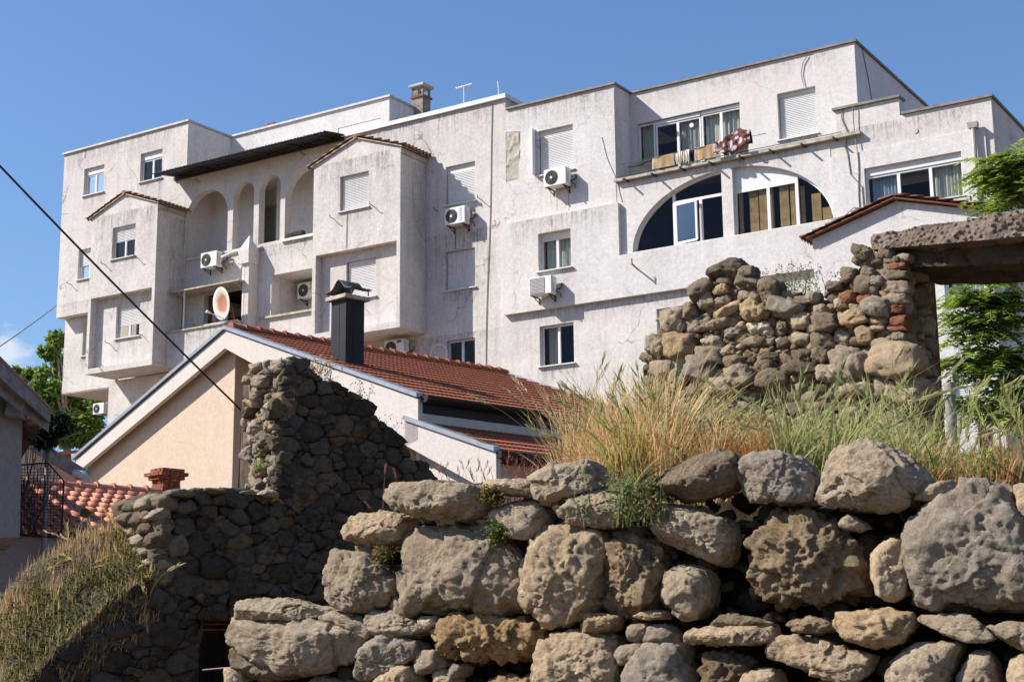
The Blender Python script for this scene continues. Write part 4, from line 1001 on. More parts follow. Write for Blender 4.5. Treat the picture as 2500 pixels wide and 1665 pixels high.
def rock(poly, depth, seed, sub=4, kind='s', ex=.5, amp=1.0):
    """poly: outline in (s,z) about its centre; returns verts (s, n, z)"""
    V, Fc = ICO[sub]; r = np.random.default_rng(seed)
    poly = np.asarray(poly, float); c = (poly.max(0)+poly.min(0))/2; h = hull2(poly-c); n_ = len(h)
    half = (poly.max(0)-poly.min(0))/2+1e-4; size = math.sqrt(half[0]*half[1]); SC = np.array([half[0], depth, half[1]]); off = r.uniform(-50, 50, 3)
    PN, PD = [], []
    for i in range(n_):
        a_, b_ = h[i], h[(i+1) % n_]; e = b_-a_; L_ = np.hypot(*e)
        if L_ < size*.08: continue
        mm = np.array([e[1], -e[0]])/L_; dd = mm@a_
        if dd < 0: mm, dd = -mm, -dd
        al = r.uniform(-.12, .12); PN.append((mm[0]*math.cos(al), math.sin(al), mm[1]*math.cos(al))); PD.append(max(dd, size*.1)*math.cos(al))
        for rep in range(2):
            if r.random() < .62:
                al = r.uniform(.35, 1.15); ins = r.uniform(.03, .30)*size; yb = depth*r.uniform(.55, .98)
                PN.append((mm[0]*math.cos(al), math.sin(al), mm[1]*math.cos(al))); PD.append(max(dd-ins, size*.1)*math.cos(al)+yb*math.sin(al))
        al = -r.uniform(.5, 1.0); PN.append((mm[0]*math.cos(al), math.sin(al), mm[1]*math.cos(al))); PD.append(max(dd, size*.1)*math.cos(al)+depth*.8*math.sin(-al))
    for k in range(3):
        nn_ = np.array([r.normal(0, .20), 1, r.normal(0, .16)]); nn_ /= np.linalg.norm(nn_); PN.append(nn_); PD.append(depth*r.uniform(.82, 1.02))
    PN.append((0, -1, 0)); PD.append(depth)
    PN = np.array(PN); PD = np.array(PD); W = V*SC
    pw_ = {'s': 26, 'l': 22, 'm': 15, 'p': 9}[kind]
    rat = np.clip((W@PN.T)/PD[None], 0, None); mxr = rat.max(1, keepdims=True); t_ = 1/(mxr[:, 0]*((rat/mxr)**pw_).sum(1)**(1/pw_)); P = W*t_[:, None]
    q = P/size+off; N_ = P/SC; N_ /= np.linalg.norm(N_, axis=1)[:, None]+1e-9
    f1, f2 = worley(q*1.1+fbm(q*2, 2, 12)[:, None]*.3, 21)
    d = (wcell(q*1.3+fbm(q*1.5, 3, 31)[:, None]*.22, 5)-.5)*.15+(wcell(q*3.1+fbm(q*2.5, 3, 33)[:, None]*.2, 6)-.5)*.05+fbm(q*1.3, 2, 1)*.03+fbm(q*4.5, 5, 9, .65)*.024+ridged(q*2.6, 6, 25)*.030-1.3*np.clip(.03-(f2-f1), 0, 1)
    if kind == 'p':
        f1, f2 = worley(q*2.6+fbm(q*3, 2, 2)[:, None]*.5, 3); g1, g2 = worley(q*6.5, 8)
        d = d+fbm(q*2, 3, 6)*.07+ridged(q*2.4, 4, 51)*.07-.20*np.clip(.5-f1, 0, 1)-.20*np.clip(.45-g1, 0, 1)
    elif kind == 'm':
        f1, f2 = worley(q*r.uniform(1.3, 2.6)+fbm(q*2, 3, 2)[:, None]*.8, 3); g1, g2 = worley(q*r.uniform(2.6, 6.5)+3, 18); mk_ = smooth(-.25, .45, fbm(q*.8, 3, 44)); d = d-.12*np.clip(.42-f1, 0, 1)*mk_-.13*np.clip(.4-g1, 0, 1)*smooth(.0, .45, fbm(q*.9, 2, 30))
    elif kind == 'l':                    # layered, ledgy
        d = d+.06*np.abs(((q[:, 2]*3+fbm(q*1.4, 2, 3)*.8) % 1)-.5)*2
    P = P+N_*(d*size*amp)[:, None]
    return P, Fc, c
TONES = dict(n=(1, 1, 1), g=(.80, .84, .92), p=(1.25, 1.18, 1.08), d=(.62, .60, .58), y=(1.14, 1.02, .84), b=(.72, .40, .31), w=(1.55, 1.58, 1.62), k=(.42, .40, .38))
def frame(t, n): return np.array(t), np.array(n), np.array([0, 0, 1.])

# ------------------------------------------------------------------ FOREGROUND WALL
wt = np.array([1, -WA, 0]); wt /= np.linalg.norm(wt); wn = np.array([-WA, -1, 0]); wn /= np.linalg.norm(wn); wo = np.array([0, WK, 0.])
def wall_sz(c, x, y): P = on_plane(c, x, y, wo, wn); return np.array([(P-wo)@wt, P[2]])
fw = empty('boulder_wall', (0, WK, 0), 0); tag(fw, 'rough dry stone wall of large sunlit boulders across the foreground', 'stone wall')
RK = [  # crop, outline, kind, tone, depth factor, push
(12, '1285,260 1330,190 1500,180 1700,200 1890,215 1905,300 1850,390 1740,430 1500,430 1380,390 1290,320', 's', 'n', .5, .14),
(12, '905,540 930,450 1010,400 1160,385 1300,410 1330,470 1280,580 1100,610 950,600', 'm', 'p', .5, .05),
(12, '1290,520 1330,485 1500,485 1750,480 1950,500 2050,600 2120,720 2150,900 2120,1050 2000,1085 1800,1065 1600,1080 1450,1110 1370,1060 1330,980 1270,880 1275,720 1310,640', 'm', 'n', .36, .05),
(12, '760,860 770,740 850,680 950,690 1060,700 1150,780 1200,850 1190,980 1100,1050 980,1075 860,1050 780,1000 745,930', 's', 'n', .45, .03),
(12, '940,610 1050,630 1140,620 1130,700 1010,690 950,650', 's', 'd', .5, -.03),
(12, '155,1060 200,1000 330,980 500,1000 640,1040 750,1060 760,1120 650,1130 400,1100 160,1110', 's', 'n', .6, .05),
(12, '90,1180 120,1120 300,1110 500,1120 680,1140 820,1180 950,1200 1000,1260 960,1380 860,1450 740,1480 560,1450 450,1500 380,1420 230,1340 110,1290', 's', 'n', .38, .05),
(12, '700,1130 790,1070 900,1080 1000,1130 1060,1190 1040,1250 960,1220 820,1180', 's', 'n', .5, .0),
(12, '100,1310 220,1350 370,1400 470,1500 300,1560 180,1530 100,1450', 'l', 'd', .5, .0),
(12, '65,1460 170,1480 180,1560 70,1570', 's', 'p', .5, .03),
(12, '1040,1170 1090,1080 1200,1075 1250,1160 1400,1170 1430,1210 1300,1240 1080,1230', 'l', 'n', .5, .02),
(12, '1190,1010 1260,970 1320,1010 1340,1100 1260,1120 1200,1070', 's', 'n', .5, -.02),
(12, '1410,1110 1500,1110 1520,1160 1450,1200 1400,1160', 's', 'w', .5, .0),
(12, '940,1420 990,1320 1100,1260 1250,1260 1380,1310 1400,1380 1250,1420 1140,1480 1080,1550 960,1540', 'm', 'g', .5, .03),
(12, '1460,1200 1560,1140 1700,1105 1870,1110 1950,1150 2100,1150 2260,1200 2270,1310 2200,1390 2000,1410 1750,1400 1580,1380 1500,1290', 'p', 'y', .42, .03),
(12, '1370,1380 1420,1345 1540,1350 1560,1450 1480,1500 1380,1490', 's', 'n', .5, .0),
(12, '1080,1580 1200,1470 1350,1460 1370,1560 1340,1680 1080,1680', 'm', 'p', .5, .04),
(12, '1480,1500 1560,1480 1640,1530 1640,1600 1490,1590', 's', 'p', .5, -.02),
(12, '1600,1520 1650,1440 1710,1450 1690,1520 1630,1550', 's', 'g', .5, -.02),
(12, '500,1600 700,1520 900,1570 980,1700 700,1800 480,1720', 's', 'd', .4, -.04),
(12, '1000,1700 1200,1660 1500,1660 1700,1700 1650,1900 1050,1900', 's', 'n', .4, .0),
(13, '60,590 30,520 60,440 130,400 250,380 320,400 360,470 340,570 280,630 190,610', 's', 'n', .5, .04),
(13, '-10,300 20,260 130,250 250,260 290,310 250,350 120,350 0,340', 's', 'p', .7, .08),
(13, '270,280 330,200 470,140 650,140 690,210 680,300 560,350 390,390 300,360', 's', 'n', .5, .06),
(13, '455,430 540,360 700,335 860,350 920,400 890,490 820,550 640,540 510,510', 's', 'n', .5, .07),
(13, '240,770 290,640 420,550 560,540 700,560 760,640 770,800 740,960 700,1060 640,1130 520,1190 400,1215 310,1170 220,1040 205,960', 'm', 'p', .48, .05),
(13, '720,640 800,560 960,600 1080,650 1110,780 1120,930 1080,1060 950,1120 800,1130 720,1080 740,960 770,850 740,720', 'p', 'n', .42, .0),
(13, '1130,930 1180,850 1260,810 1390,840 1420,950 1400,1080 1330,1150 1200,1130 1120,1060', 'm', 'n', .5, .02),
(13, '1090,600 1120,500 1180,420 1350,470 1530,520 1560,620 1550,740 1500,785 1340,745 1180,680', 's', 'n', .45, .05),
(13, '1100,320 1190,200 1330,130 1500,80 1620,100 1650,180 1600,270 1500,340 1300,370 1150,350', 's', 'd', .5, .08),
(13, '810,290 860,265 910,290 900,330 830,330', 's', 'd', .6, .03),
(13, '960,1130 1060,1100 1150,1110 1150,1150 1040,1160', 'l', 'y', .9, .03),
(13, '620,1180 650,1120 770,1120 850,1130 840,1200 720,1240 620,1250', 's', 'y', .5, .04),
(13, '310,1500 330,1380 350,1290 430,1260 540,1240 620,1280 770,1260 780,1350 830,1400 800,1500 820,1620 500,1680 320,1640', 'm', 'p', .4, .05),
(13, '895,1230 930,1180 1030,1190 1030,1260 970,1310 900,1290', 's', 'n', .5, .0),
(13, '1000,1260 1060,1200 1140,1190 1220,1260 1220,1320 1000,1320', 's', 'g', .5, .0),
(13, '830,1400 870,1330 990,1320 1000,1380 920,1450 850,1450', 's', 'n', .5, .03),
(13, '870,1520 930,1420 1010,1330 1140,1310 1270,1320 1290,1420 1300,1640 1000,1700 880,1640', 'm', 'g', .42, .04),
(13, '1320,1300 1340,1240 1450,1215 1700,1225 1850,1215 1860,1270 1830,1300 1600,1315 1400,1315', 'l', 'p', 1.0, .08),
(13, '1450,1215 1560,1130 1700,1150 1840,1180 1850,1215 1650,1225', 'l', 'd', .8, .03),
(13, '1380,1480 1390,1380 1470,1370 1580,1390 1680,1440 1640,1640 1430,1660', 'p', 'd', .45, .02),
(13, '-120,1660 40,1560 250,1540 320,1600 300,1750 -100,1800', 'p', 'y', .45, .02),
(14, '20,260 90,180 200,150 330,160 440,250 490,340 480,440 380,460 200,450 110,430 40,330', 'm', 'g', .6, .05),
(14, '525,400 570,270 640,140 760,90 940,110 1060,190 1150,280 1180,380 1120,450 1000,490 850,490 680,480 550,450', 'm', 'n', .55, .06),
(14, '90,670 140,590 250,510 350,560 500,540 620,590 660,720 760,880 770,960 680,1050 500,1090 300,1100 170,1060 130,950 150,800', 'p', 'n', .45, .03),
(14, '655,570 700,530 760,560 820,610 760,630 670,615', 's', 'n', .6, .03),
(14, '830,820 880,740 930,690 1010,680 1055,750 1060,880 1040,1020 950,1060 870,1020 835,900', 'm', 'p', .55, .03),
(14, '1050,620 1120,540 1250,500 1350,400 1400,360 1560,330 1700,430 1770,560 1850,720 1890,900 1850,1060 1700,1120 1450,1110 1250,1090 1100,1070 1060,900 1060,740', 'm', 'g', .34, .04),
(14, '1120,430 1180,370 1330,320 1370,360 1340,430 1200,440', 's', 'n', .6, .05),
(14, '1740,360 1800,340 1990,340 2020,560 1950,680 1790,640 1745,500', 's', 'p', .5, -.02),
(14, '640,1190 650,1150 800,1130 1000,1130 1080,1150 1090,1230 1000,1310 850,1340 700,1290', 'l', 'y', .55, .05),
(14, '330,1220 350,1180 480,1170 600,1190 620,1240 520,1260 380,1250', 'p', 'n', .8, .03),
(14, '1140,1180 1190,1150 1300,1190 1420,1155 1540,1220 1600,1290 1500,1310 1300,1270 1160,1210', 'm', 'n', .7, .03),
(14, '1560,1230 1680,1190 1850,1200 1990,1230 1950,1350 1760,1360 1660,1300', 'm', 'n', .5, .03),
(14, '205,1410 240,1340 330,1290 480,1310 550,1340 700,1370 820,1400 800,1500 700,1560 500,1480 330,1450', 's', 'p', .5, .03),
(14, '950,1460 980,1400 1080,1340 1250,1320 1390,1330 1330,1390 1290,1500 1250,1660 970,1660', 'm', 'n', .45, .04),
(14, '1370,1540 1440,1460 1470,1380 1560,1380 1600,1450 1620,1560 1500,1660 1370,1650', 'm', 'n', .5, .0),
(14, '1690,1490 1710,1420 1850,1400 1980,1420 1950,1650 1700,1650', 'm', 'p', .5, .02),
(14, '30,1600 60,1510 150,1520 240,1490 280,1600 240,1680 30,1680', 's', 'p', .5, .03),
(14, '350,1640 520,1560 760,1600 880,1640 800,1760 400,1760', 's', 'n', .5, .0),
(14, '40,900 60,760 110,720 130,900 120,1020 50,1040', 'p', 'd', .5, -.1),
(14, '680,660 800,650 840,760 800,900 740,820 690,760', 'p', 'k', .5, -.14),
]
POLY = []
for i, (c, pts, kind, tone, df, push) in enumerate(RK):
    pl = np.array([wall_sz(c, *map(float, p.split(','))) for p in pts.split()]); pl = pl.mean(0)+(pl-pl.mean(0))*1.075; POLY.append(pl)
    ext = pl.max(0)-pl.min(0); big = max(ext) > .22
    P, Fc, ctr = rock(pl, df*min(ext)*1.0+.04, 100+i, 6 if max(ext) > .42 else 5 if big else 4, kind, .30, 1.0 if kind != 'p' else 1.15)
    V = wo-wo*0+P[:, :1]*wt+(P[:, 1:2]+push-.5*df*min(ext))*wn+P[:, 2:3]*np.array([0, 0, 1.])
    C0 = wo+ctr[0]*wt*np.array([1, 1, 0]); C0 = np.array([wo[0]+ctr[0]*wt[0], wo[1]+ctr[0]*wt[1], ctr[1]])
    Vl = V-wo          # rock-local about the boulder centre
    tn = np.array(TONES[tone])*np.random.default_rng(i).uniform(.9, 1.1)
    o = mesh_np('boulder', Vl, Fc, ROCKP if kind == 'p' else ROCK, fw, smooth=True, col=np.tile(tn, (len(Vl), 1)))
    o.location = (C0[0]-0, C0[1]-WK, C0[2])
# rubble and earth packed behind the boulders, and small stones wedged in the gaps
TOPP = np.array([wall_sz('D', x, y) for x, y in ((480, 1640), (545, 1480), (560, 1410), (745, 1385), (760, 1300), (815, 1250), (830, 1215), (935, 1205), (945, 1150), (1150, 1135), (1250, 1100), (1350, 1120), (1450, 1150), (1560, 1110), (1700, 1100), (1880, 1130), (2100, 1110), (2354, 1100), (2700, 1110))])
def inpoly(p, pl):
    ins = False; j = len(pl)-1
    for i in range(len(pl)):
        if (pl[i][1] > p[1]) != (pl[j][1] > p[1]) and p[0] < (pl[j][0]-pl[i][0])*(p[1]-pl[i][1])/(pl[j][1]-pl[i][1])+pl[i][0]: ins = not ins
        j = i
    return ins
ns, nz_ = 230, 120; ss = np.linspace(TOPP[0, 0]+.02, TOPP[-1, 0], ns); tz = np.interp(ss, TOPP[:, 0], TOPP[:, 1])-.09
V = []
for i in range(ns):
    zz = np.linspace(0, tz[i], nz_)
    col_ = [(ss[i], -.33, z) for z in zz]+[(ss[i], -.44-.12*k, tz[i]+.02*k) for k in range(1, 9)]
    V += col_
V = np.array(V); hN = fbm(V*3, 4, 2)*.10+ridged(V*9, 3, 4)*.025; V[:, 1] += hN; V[:, 2] += np.where(V[:, 1] < -.45, fbm(V*5, 3, 8)*.03, 0)
VV = V[:, :1]*wt+V[:, 1:2]*wn+V[:, 2:3]*np.array([0, 0, 1.]); H = nz_+8
i = (np.arange(ns-1)[:, None]*H+np.arange(H-1)[None]).ravel(); F1 = np.stack([i, i+1, i+H+1, i+H], 1)
F1 = np.concatenate([F1[:, [0, 1, 2]], F1[:, [0, 2, 3]]]); allV = [VV]; allF = [F1]; allC = [np.tile((.55, .52, .48), (len(VV), 1))]; nb = len(VV)
rg = np.random.default_rng(21); placed = []
for tr_ in range(3600):
    s_ = rg.uniform(ss[0]+.1, 3.6); z = rg.uniform(.9, 2.6)
    if z > np.interp(s_, TOPP[:, 0], TOPP[:, 1])-.06: continue
    if any(inpoly((s_, z), pl) for pl in POLY): continue
    dmin = min(np.min(np.hypot(pl[:, 0]-s_, pl[:, 1]-z)) for pl in POLY)
    r0 = rg.uniform(.03, .085)
    if any(math.hypot(s_-a, z-b) < (r0+c)*.8 for a, b, c in placed): continue
    placed.append((s_, z, r0))
    an = np.sort(rg.uniform(0, 6.28, 8)); pl = np.stack([np.cos(an)*r0*rg.uniform(.8, 1.5), np.sin(an)*r0*rg.uniform(.6, 1)], 1)+(s_, z)
    P, Fc, ctr = rock(pl, r0, 5000+tr_, 3, 's', .6)
    n_ = P[:, 1:2]-.15+rg.uniform(-.1, .05)
    W = (P[:, :1]+ctr[0])*wt+n_*wn+(P[:, 2:3]+ctr[1])*np.array([0, 0, 1.])
    allV.append(W); allF.append(Fc+nb); nb += len(W); allC.append(np.tile(np.array(TONES[rg.choice(['n', 'd', 'k', 'y'])])*.9, (len(W), 1)))
mesh_np('rubble_core', np.concatenate(allV), np.concatenate(allF), MORT, fw, smooth=True, col=np.concatenate(allC))

# ------------------------------------------------------------------ MASONRY WALLS
def clip(poly, n, d):
    out = []
    for i in range(len(poly)):
        a = poly[i-1]; b = poly[i]; da = a@n-d; db = b@n-d
        if (da <= 0) != (db <= 0): out.append(a+(b-a)*(da/(da-db)))
        if db <= 0: out.append(b)
    return out
class Path:
    def __init__(s, pts): s.p = np.array(pts, float); s.d = np.diff(s.p, axis=0); s.l = np.hypot(s.d[:, 0], s.d[:, 1]); s.c = np.concatenate([[0], np.cumsum(s.l)])
    def seg(s, x): return int(np.clip(np.searchsorted(s.c, x)-1, 0, len(s.l)-1))
    def at(s, x):
        k = s.seg(x); t = (x-s.c[k])/s.l[k]; q = s.p[k]+s.d[k]*t; tt = s.d[k]/s.l[k]; return np.array([q[0], q[1], 0]), np.array([tt[0], tt[1], 0]), np.array([tt[1], -tt[0], 0])
    def px(s, c, x, y, k):
        o = np.array([*s.p[k], 0]); t = s.d[k]/s.l[k]; n = np.array([t[1], -t[0], 0]); P = on_plane(c, x, y, o, n); return s.c[k]+(P-o)@np.array([*t, 0]), P[2]
def masonry(name, path, s0, s1, z0, top, cell, parent, mat, seed=0, aspect=.78, skip=None, tones='nnnggpd', proud=.05, depth=.12, kinds='sslm', sub=4, gap=.004, door=None):
    r = np.random.default_rng(seed); seeds = []; rad = []; AS = 1.45; area = (s1-s0)*4
    for sc_, tries in ((1.5, 260), (1.1, 900), (.8, 3000), (.5, 7000)):
        for t_ in range(int(tries*min(1, area/12)+60)):
            x = r.uniform(s0, s1); zt_ = top(x); z = r.uniform(z0, max(z0+.01, zt_-cell*.1)); R_ = cell*.5*sc_*r.uniform(.85, 1.15)
            if skip and skip(x, z): continue
            if seeds and np.any(np.hypot(np.array(seeds)[:, 0]-x, (np.array(seeds)[:, 1]-z)*AS) < (np.array(rad)+R_)*.86): continue
            seeds.append((x, z)); rad.append(R_)
    rad = np.array(rad)
    sd = np.array(seeds); V = []; Fs = []; C = []; nb = 0
    for i, p in enumerate(sd):
        dd = np.hypot(sd[:, 0]-p[0], (sd[:, 1]-p[1])*AS)-rad; dd[i] = -9; nn = np.argsort(dd)[1:15]; R_ = rad[i]*1.5
        poly = [p+np.array(q)*R_ for q in ((-1, -.75), (1, -.75), (1, .75), (-1, .75))]
        for j in nn:
            n = sd[j]-p; n = n*np.array([1, AS*AS]); n = n/np.hypot(*n); fr = rad[i]/(rad[i]+rad[j]); poly = clip(poly, n, (p+(sd[j]-p)*fr)@n-gap)
            if len(poly) < 3: break
        if len(poly) >= 3 and door and door[0]-.6 < p[0] < door[1]+.6:
            poly = clip(poly, np.array([0, -1.]), -door[2]) if p[1] > door[2] else clip(poly, np.array([1., 0]), door[0]) if p[0] < door[0] else clip(poly, np.array([-1., 0]), -door[1])
        if len(poly) >= 3: poly = clip(poly, np.array([1., 0]), s1+.02)
        if len(poly) >= 3: poly = clip(poly, np.array([-1., 0]), -(s0-.02))
        if len(poly) >= 3: sl_ = np.array([-(top(p[0]+.08)-top(p[0]-.08))/.16, 1.]); sl_[0] = np.clip(sl_[0], -2.5, 2.5); sl_ /= np.hypot(*sl_); poly = clip(poly, sl_, np.array([p[0], top(p[0])+cell*.15*r.normal()])@sl_)
        if len(poly) < 3: continue
        pl = np.array(poly)
        if min(pl.max(0)-pl.min(0)) < cell*.15: continue
        pl = pl+r.normal(0, cell*.025, pl.shape)
        P, Fc, ctr = rock(pl, depth*r.uniform(.7, 1.3), seed*1000+i, sub, r.choice(list(kinds)), .24, 1.5)
        o, t, n = path.at(ctr[0])
        W = o+P[:, :1]*t+(P[:, 1:2]-depth*.55+r.uniform(-.4, 1)*proud)*n+np.array([0, 0, 1.])*(P[:, 2:3]+ctr[1])
        V.append(W); Fs.append(Fc+nb); nb += len(W); C.append(np.tile(np.array(TONES[r.choice(list(tones))])*r.uniform(.85, 1.15), (len(W), 1)))
    return V, Fs, C, nb
def core(path, s0, s1, top, topb, bot, thick, seed=1, n=90, m_=40, amp=.06, off=-.06):
    V = []
    for s_ in np.linspace(s0, s1, n):
        o, t, nn = path.at(s_); zt_ = top(s_); zb = topb(s_); b = bot(s_)
        for k in range(m_): V.append(o+nn*off+np.array([0, 0, b+(zt_-b)*k/(m_-1)]))
        for k in range(1, 12): a = k/11; V.append(o+nn*(off-thick*a)+np.array([0, 0, zt_+(zb-zt_)*a]))
        V.append(o+nn*(off-thick)+np.array([0, 0, b]))
    V = np.array(V); V = V+np.stack([fbm(V*3, 4, seed)*amp, fbm(V*3, 4, seed+9)*amp, fbm(V*4, 4, seed+5)*amp*.8], 1); H = m_+12
    i = (np.arange(n-1)[:, None]*H+np.arange(H-1)[None]).ravel(); F_ = np.stack([i, i+1, i+H+1, i+H], 1)
    F_ = np.concatenate([F_[:, [0, 1, 2]], F_[:, [0, 2, 3]]])
    a = np.arange(H-1); cap = [np.stack([a[1:]*0, a[1:], a[1:]+1], 1), np.stack([a[1:]*0, a[1:]+1, a[1:]], 1)+(n-1)*H]
    return V, np.concatenate([F_]+cap)

# the boulder wall runs on past the right edge of the view
o0 = wo+wt*(POLY[47].max(0)[0]+.28); pR = Path([(o0[0], o0[1]), tuple((o0+wt*5)[:2])])
Vs, Fs, Cs, nb = masonry('m', pR, 0, pR.c[-1], .1, lambda s_: 2.35+.12*math.sin(s_*3), .46, fw, ROCK, 61, .8, None, 'nnggpy', .08, .26, 'smp', 4, .012)
mesh_np('boulder_run', np.concatenate(Vs)-np.array([0, WK, 0]), np.concatenate(Fs), ROCK, fw, True, np.concatenate(Cs))
# left ruin: dark long wall with a broken tower of masonry at its middle
def line_pt(px, y0, k):      # plane y = y0 + k x, at photo column px
    a = (px-1250)/F_PX; y = y0/(1-k*a); return (a*y, y)
lk = .8; L0 = line_pt(-120, 17.4, lk); L1 = line_pt(1075, 17.4, lk)
pw = Path([L0, L1]); lr_ = empty('ruined_wall', (L0[0], L0[1], 0)); tag(lr_, 'dark ruined rubble wall in shade with a tall broken stump in the middle, left of the boulders', 'ruin')
Z3 = np.array([L0[0], L0[1], 0])
tp = sorted([pw.px('S', x, y, 0) for x, y in ((-120, 1720), (0, 1700), (90, 1640), (170, 1560), (240, 1490), (330, 1430), (400, 1385), (408, 1235), (420, 1205), (560, 1192), (690, 1205), (700, 885), (730, 880), (760, 905), (800, 925), (855, 950), (885, 966), (928, 1022), (974, 1055), (997, 1105), (1044, 1140), (1075, 1190))])
tps = np.array(tp); ltop = lambda s_: float(np.interp(s_, tps[:, 0], tps[:, 1]))
tb = sorted([pw.px('S', x, y, 0) for x, y in ((-120, 1700), (0, 1640), (70, 1520), (110, 1440), (210, 1355), (300, 1305), (400, 1280), (410, 1215), (420, 1200), (560, 1188), (690, 1200), (700, 885), (760, 905), (850, 945), (900, 985), (974, 1055), (1005, 1110), (1075, 1190))])
tbs = np.array(tb); ltopb = lambda s_: float(np.interp(s_, tbs[:, 0], tbs[:, 1]))*(1.0)+.03
dx0, dz0 = pw.px('S', 488, 1512, 0); dx1, _ = pw.px('S', 640, 1512, 0)
lbot = lambda s_: dz0 if dx0 < s_ < dx1 else 0.0  # doorway
skipd = lambda s_, z: dx0-.05 < s_ < dx1 and z < dz0+.05
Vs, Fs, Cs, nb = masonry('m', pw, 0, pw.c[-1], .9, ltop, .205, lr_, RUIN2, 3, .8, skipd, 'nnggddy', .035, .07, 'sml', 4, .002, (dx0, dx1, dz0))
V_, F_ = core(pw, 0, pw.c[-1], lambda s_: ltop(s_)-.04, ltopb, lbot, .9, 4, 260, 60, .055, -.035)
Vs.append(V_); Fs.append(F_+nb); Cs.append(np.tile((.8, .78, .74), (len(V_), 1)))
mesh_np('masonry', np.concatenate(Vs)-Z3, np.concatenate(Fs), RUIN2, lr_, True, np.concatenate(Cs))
# the lit broken end of the stump
o, t, n = pw.at(pw.px('S', 690, 1200, 0)[0]); pc = o-n*.02
a0 = min([pc-n*.7-t*k for k in np.linspace(-1.2, 1.2, 241)], key=lambda q: abs(1250+q[0]/q[1]*F_PX-600)); pe = Path([(a0[0], a0[1]), (pc[0]-t[0]*.02, pc[1]-t[1]*.02)])
te = np.array(sorted([pe.px('S', x, y, 0) for x, y in ((580, 1060), (590, 925), (600, 900), (640, 885), (700, 880))])); te = te[np.argsort(te[:, 0])]
etop = lambda s_: float(np.interp(s_, te[:, 0], te[:, 1])); zl = pw.px('S', 650, 1200, 0)[1]
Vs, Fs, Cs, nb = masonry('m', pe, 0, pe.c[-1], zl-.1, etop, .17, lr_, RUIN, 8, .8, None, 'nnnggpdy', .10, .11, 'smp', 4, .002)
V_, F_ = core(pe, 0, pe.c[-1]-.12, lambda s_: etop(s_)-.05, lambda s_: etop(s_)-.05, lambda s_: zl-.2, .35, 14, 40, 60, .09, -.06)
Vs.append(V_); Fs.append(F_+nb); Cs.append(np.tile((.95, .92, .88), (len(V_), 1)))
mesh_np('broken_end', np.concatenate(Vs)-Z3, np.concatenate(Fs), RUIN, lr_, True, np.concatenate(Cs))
# stones along the ledge and step
cap_px = [(440, 1205, 60, 22), (520, 1200, 70, 14), (600, 1203, 50, 14), (655, 1205, 44, 20), (430, 1330, 50, 56), (450, 1240, 50, 34)]+[(400+rb.uniform(-6, 8), y, rb.uniform(34, 60), rb.uniform(28, 50), o_) for y in range(1225, 1420, 30) for o_ in (.05, .25, .45, .65, .85)]
Vs, Fs, Cs, nb = [], [], [], 0
for i, (x, y, w_, h_, *bk_) in enumerate(cap_px):
    bo = bk_[0] if bk_ else 0
    s_, z = pw.px('S', x, y, 0); r0 = w_/F_PX*16/2; r1 = h_/F_PX*16/2; an = np.arange(9)*.7
    P, Fc, ctr = rock(np.stack([np.cos(an)*r0, np.sin(an)*r1], 1)*np.random.default_rng(i).uniform(.8, 1.15, (9, 1)), .16, 300+i, 4, 's', .5)
    o, t, n = pw.at(s_); W = o+P[:, :1]*t+(P[:, 1:2]-.02-bo)*n+np.array([0, 0, 1.])*(P[:, 2:3]+z); Vs.append(W); Fs.append(Fc+nb); nb += len(W); Cs.append(np.tile(TONES['dkdn'[i % 4]], (len(W), 1)))
mesh_np('ledge_stones', np.concatenate(Vs)-Z3, np.concatenate(Fs), RUIN, lr_, True, np.concatenate(Cs))
m = MB(); o, t, n = pw.at(dx0); o = o-Z3
for z in (pw.px('S', 530, 1522, 0)[1], pw.px('S', 530, 1536, 0)[1]): q0 = o-n*.25+np.array([0, 0, z]); m.bar(tuple(q0-t*.1), tuple(q0+t*.8), .012)
m.build('iron_bar', RUST, lr_)
m = MB(); q0 = o-n*1.25; m.hexa([tuple(q0-t*.3+np.array([0, 0, 0])), tuple(q0+t*1.2), tuple(q0+t*1.2-n*.1), tuple(q0-t*.3-n*.1)], [tuple(q0-t*.3+np.array([0, 0, 2.4])), tuple(q0+t*1.2+np.array([0, 0, 2.4])), tuple(q0+t*1.2-n*.1+np.array([0, 0, 2.4])), tuple(q0-t*.3-n*.1+np.array([0, 0, 2.4]))]); m.build('door_recess', DARK, lr_)

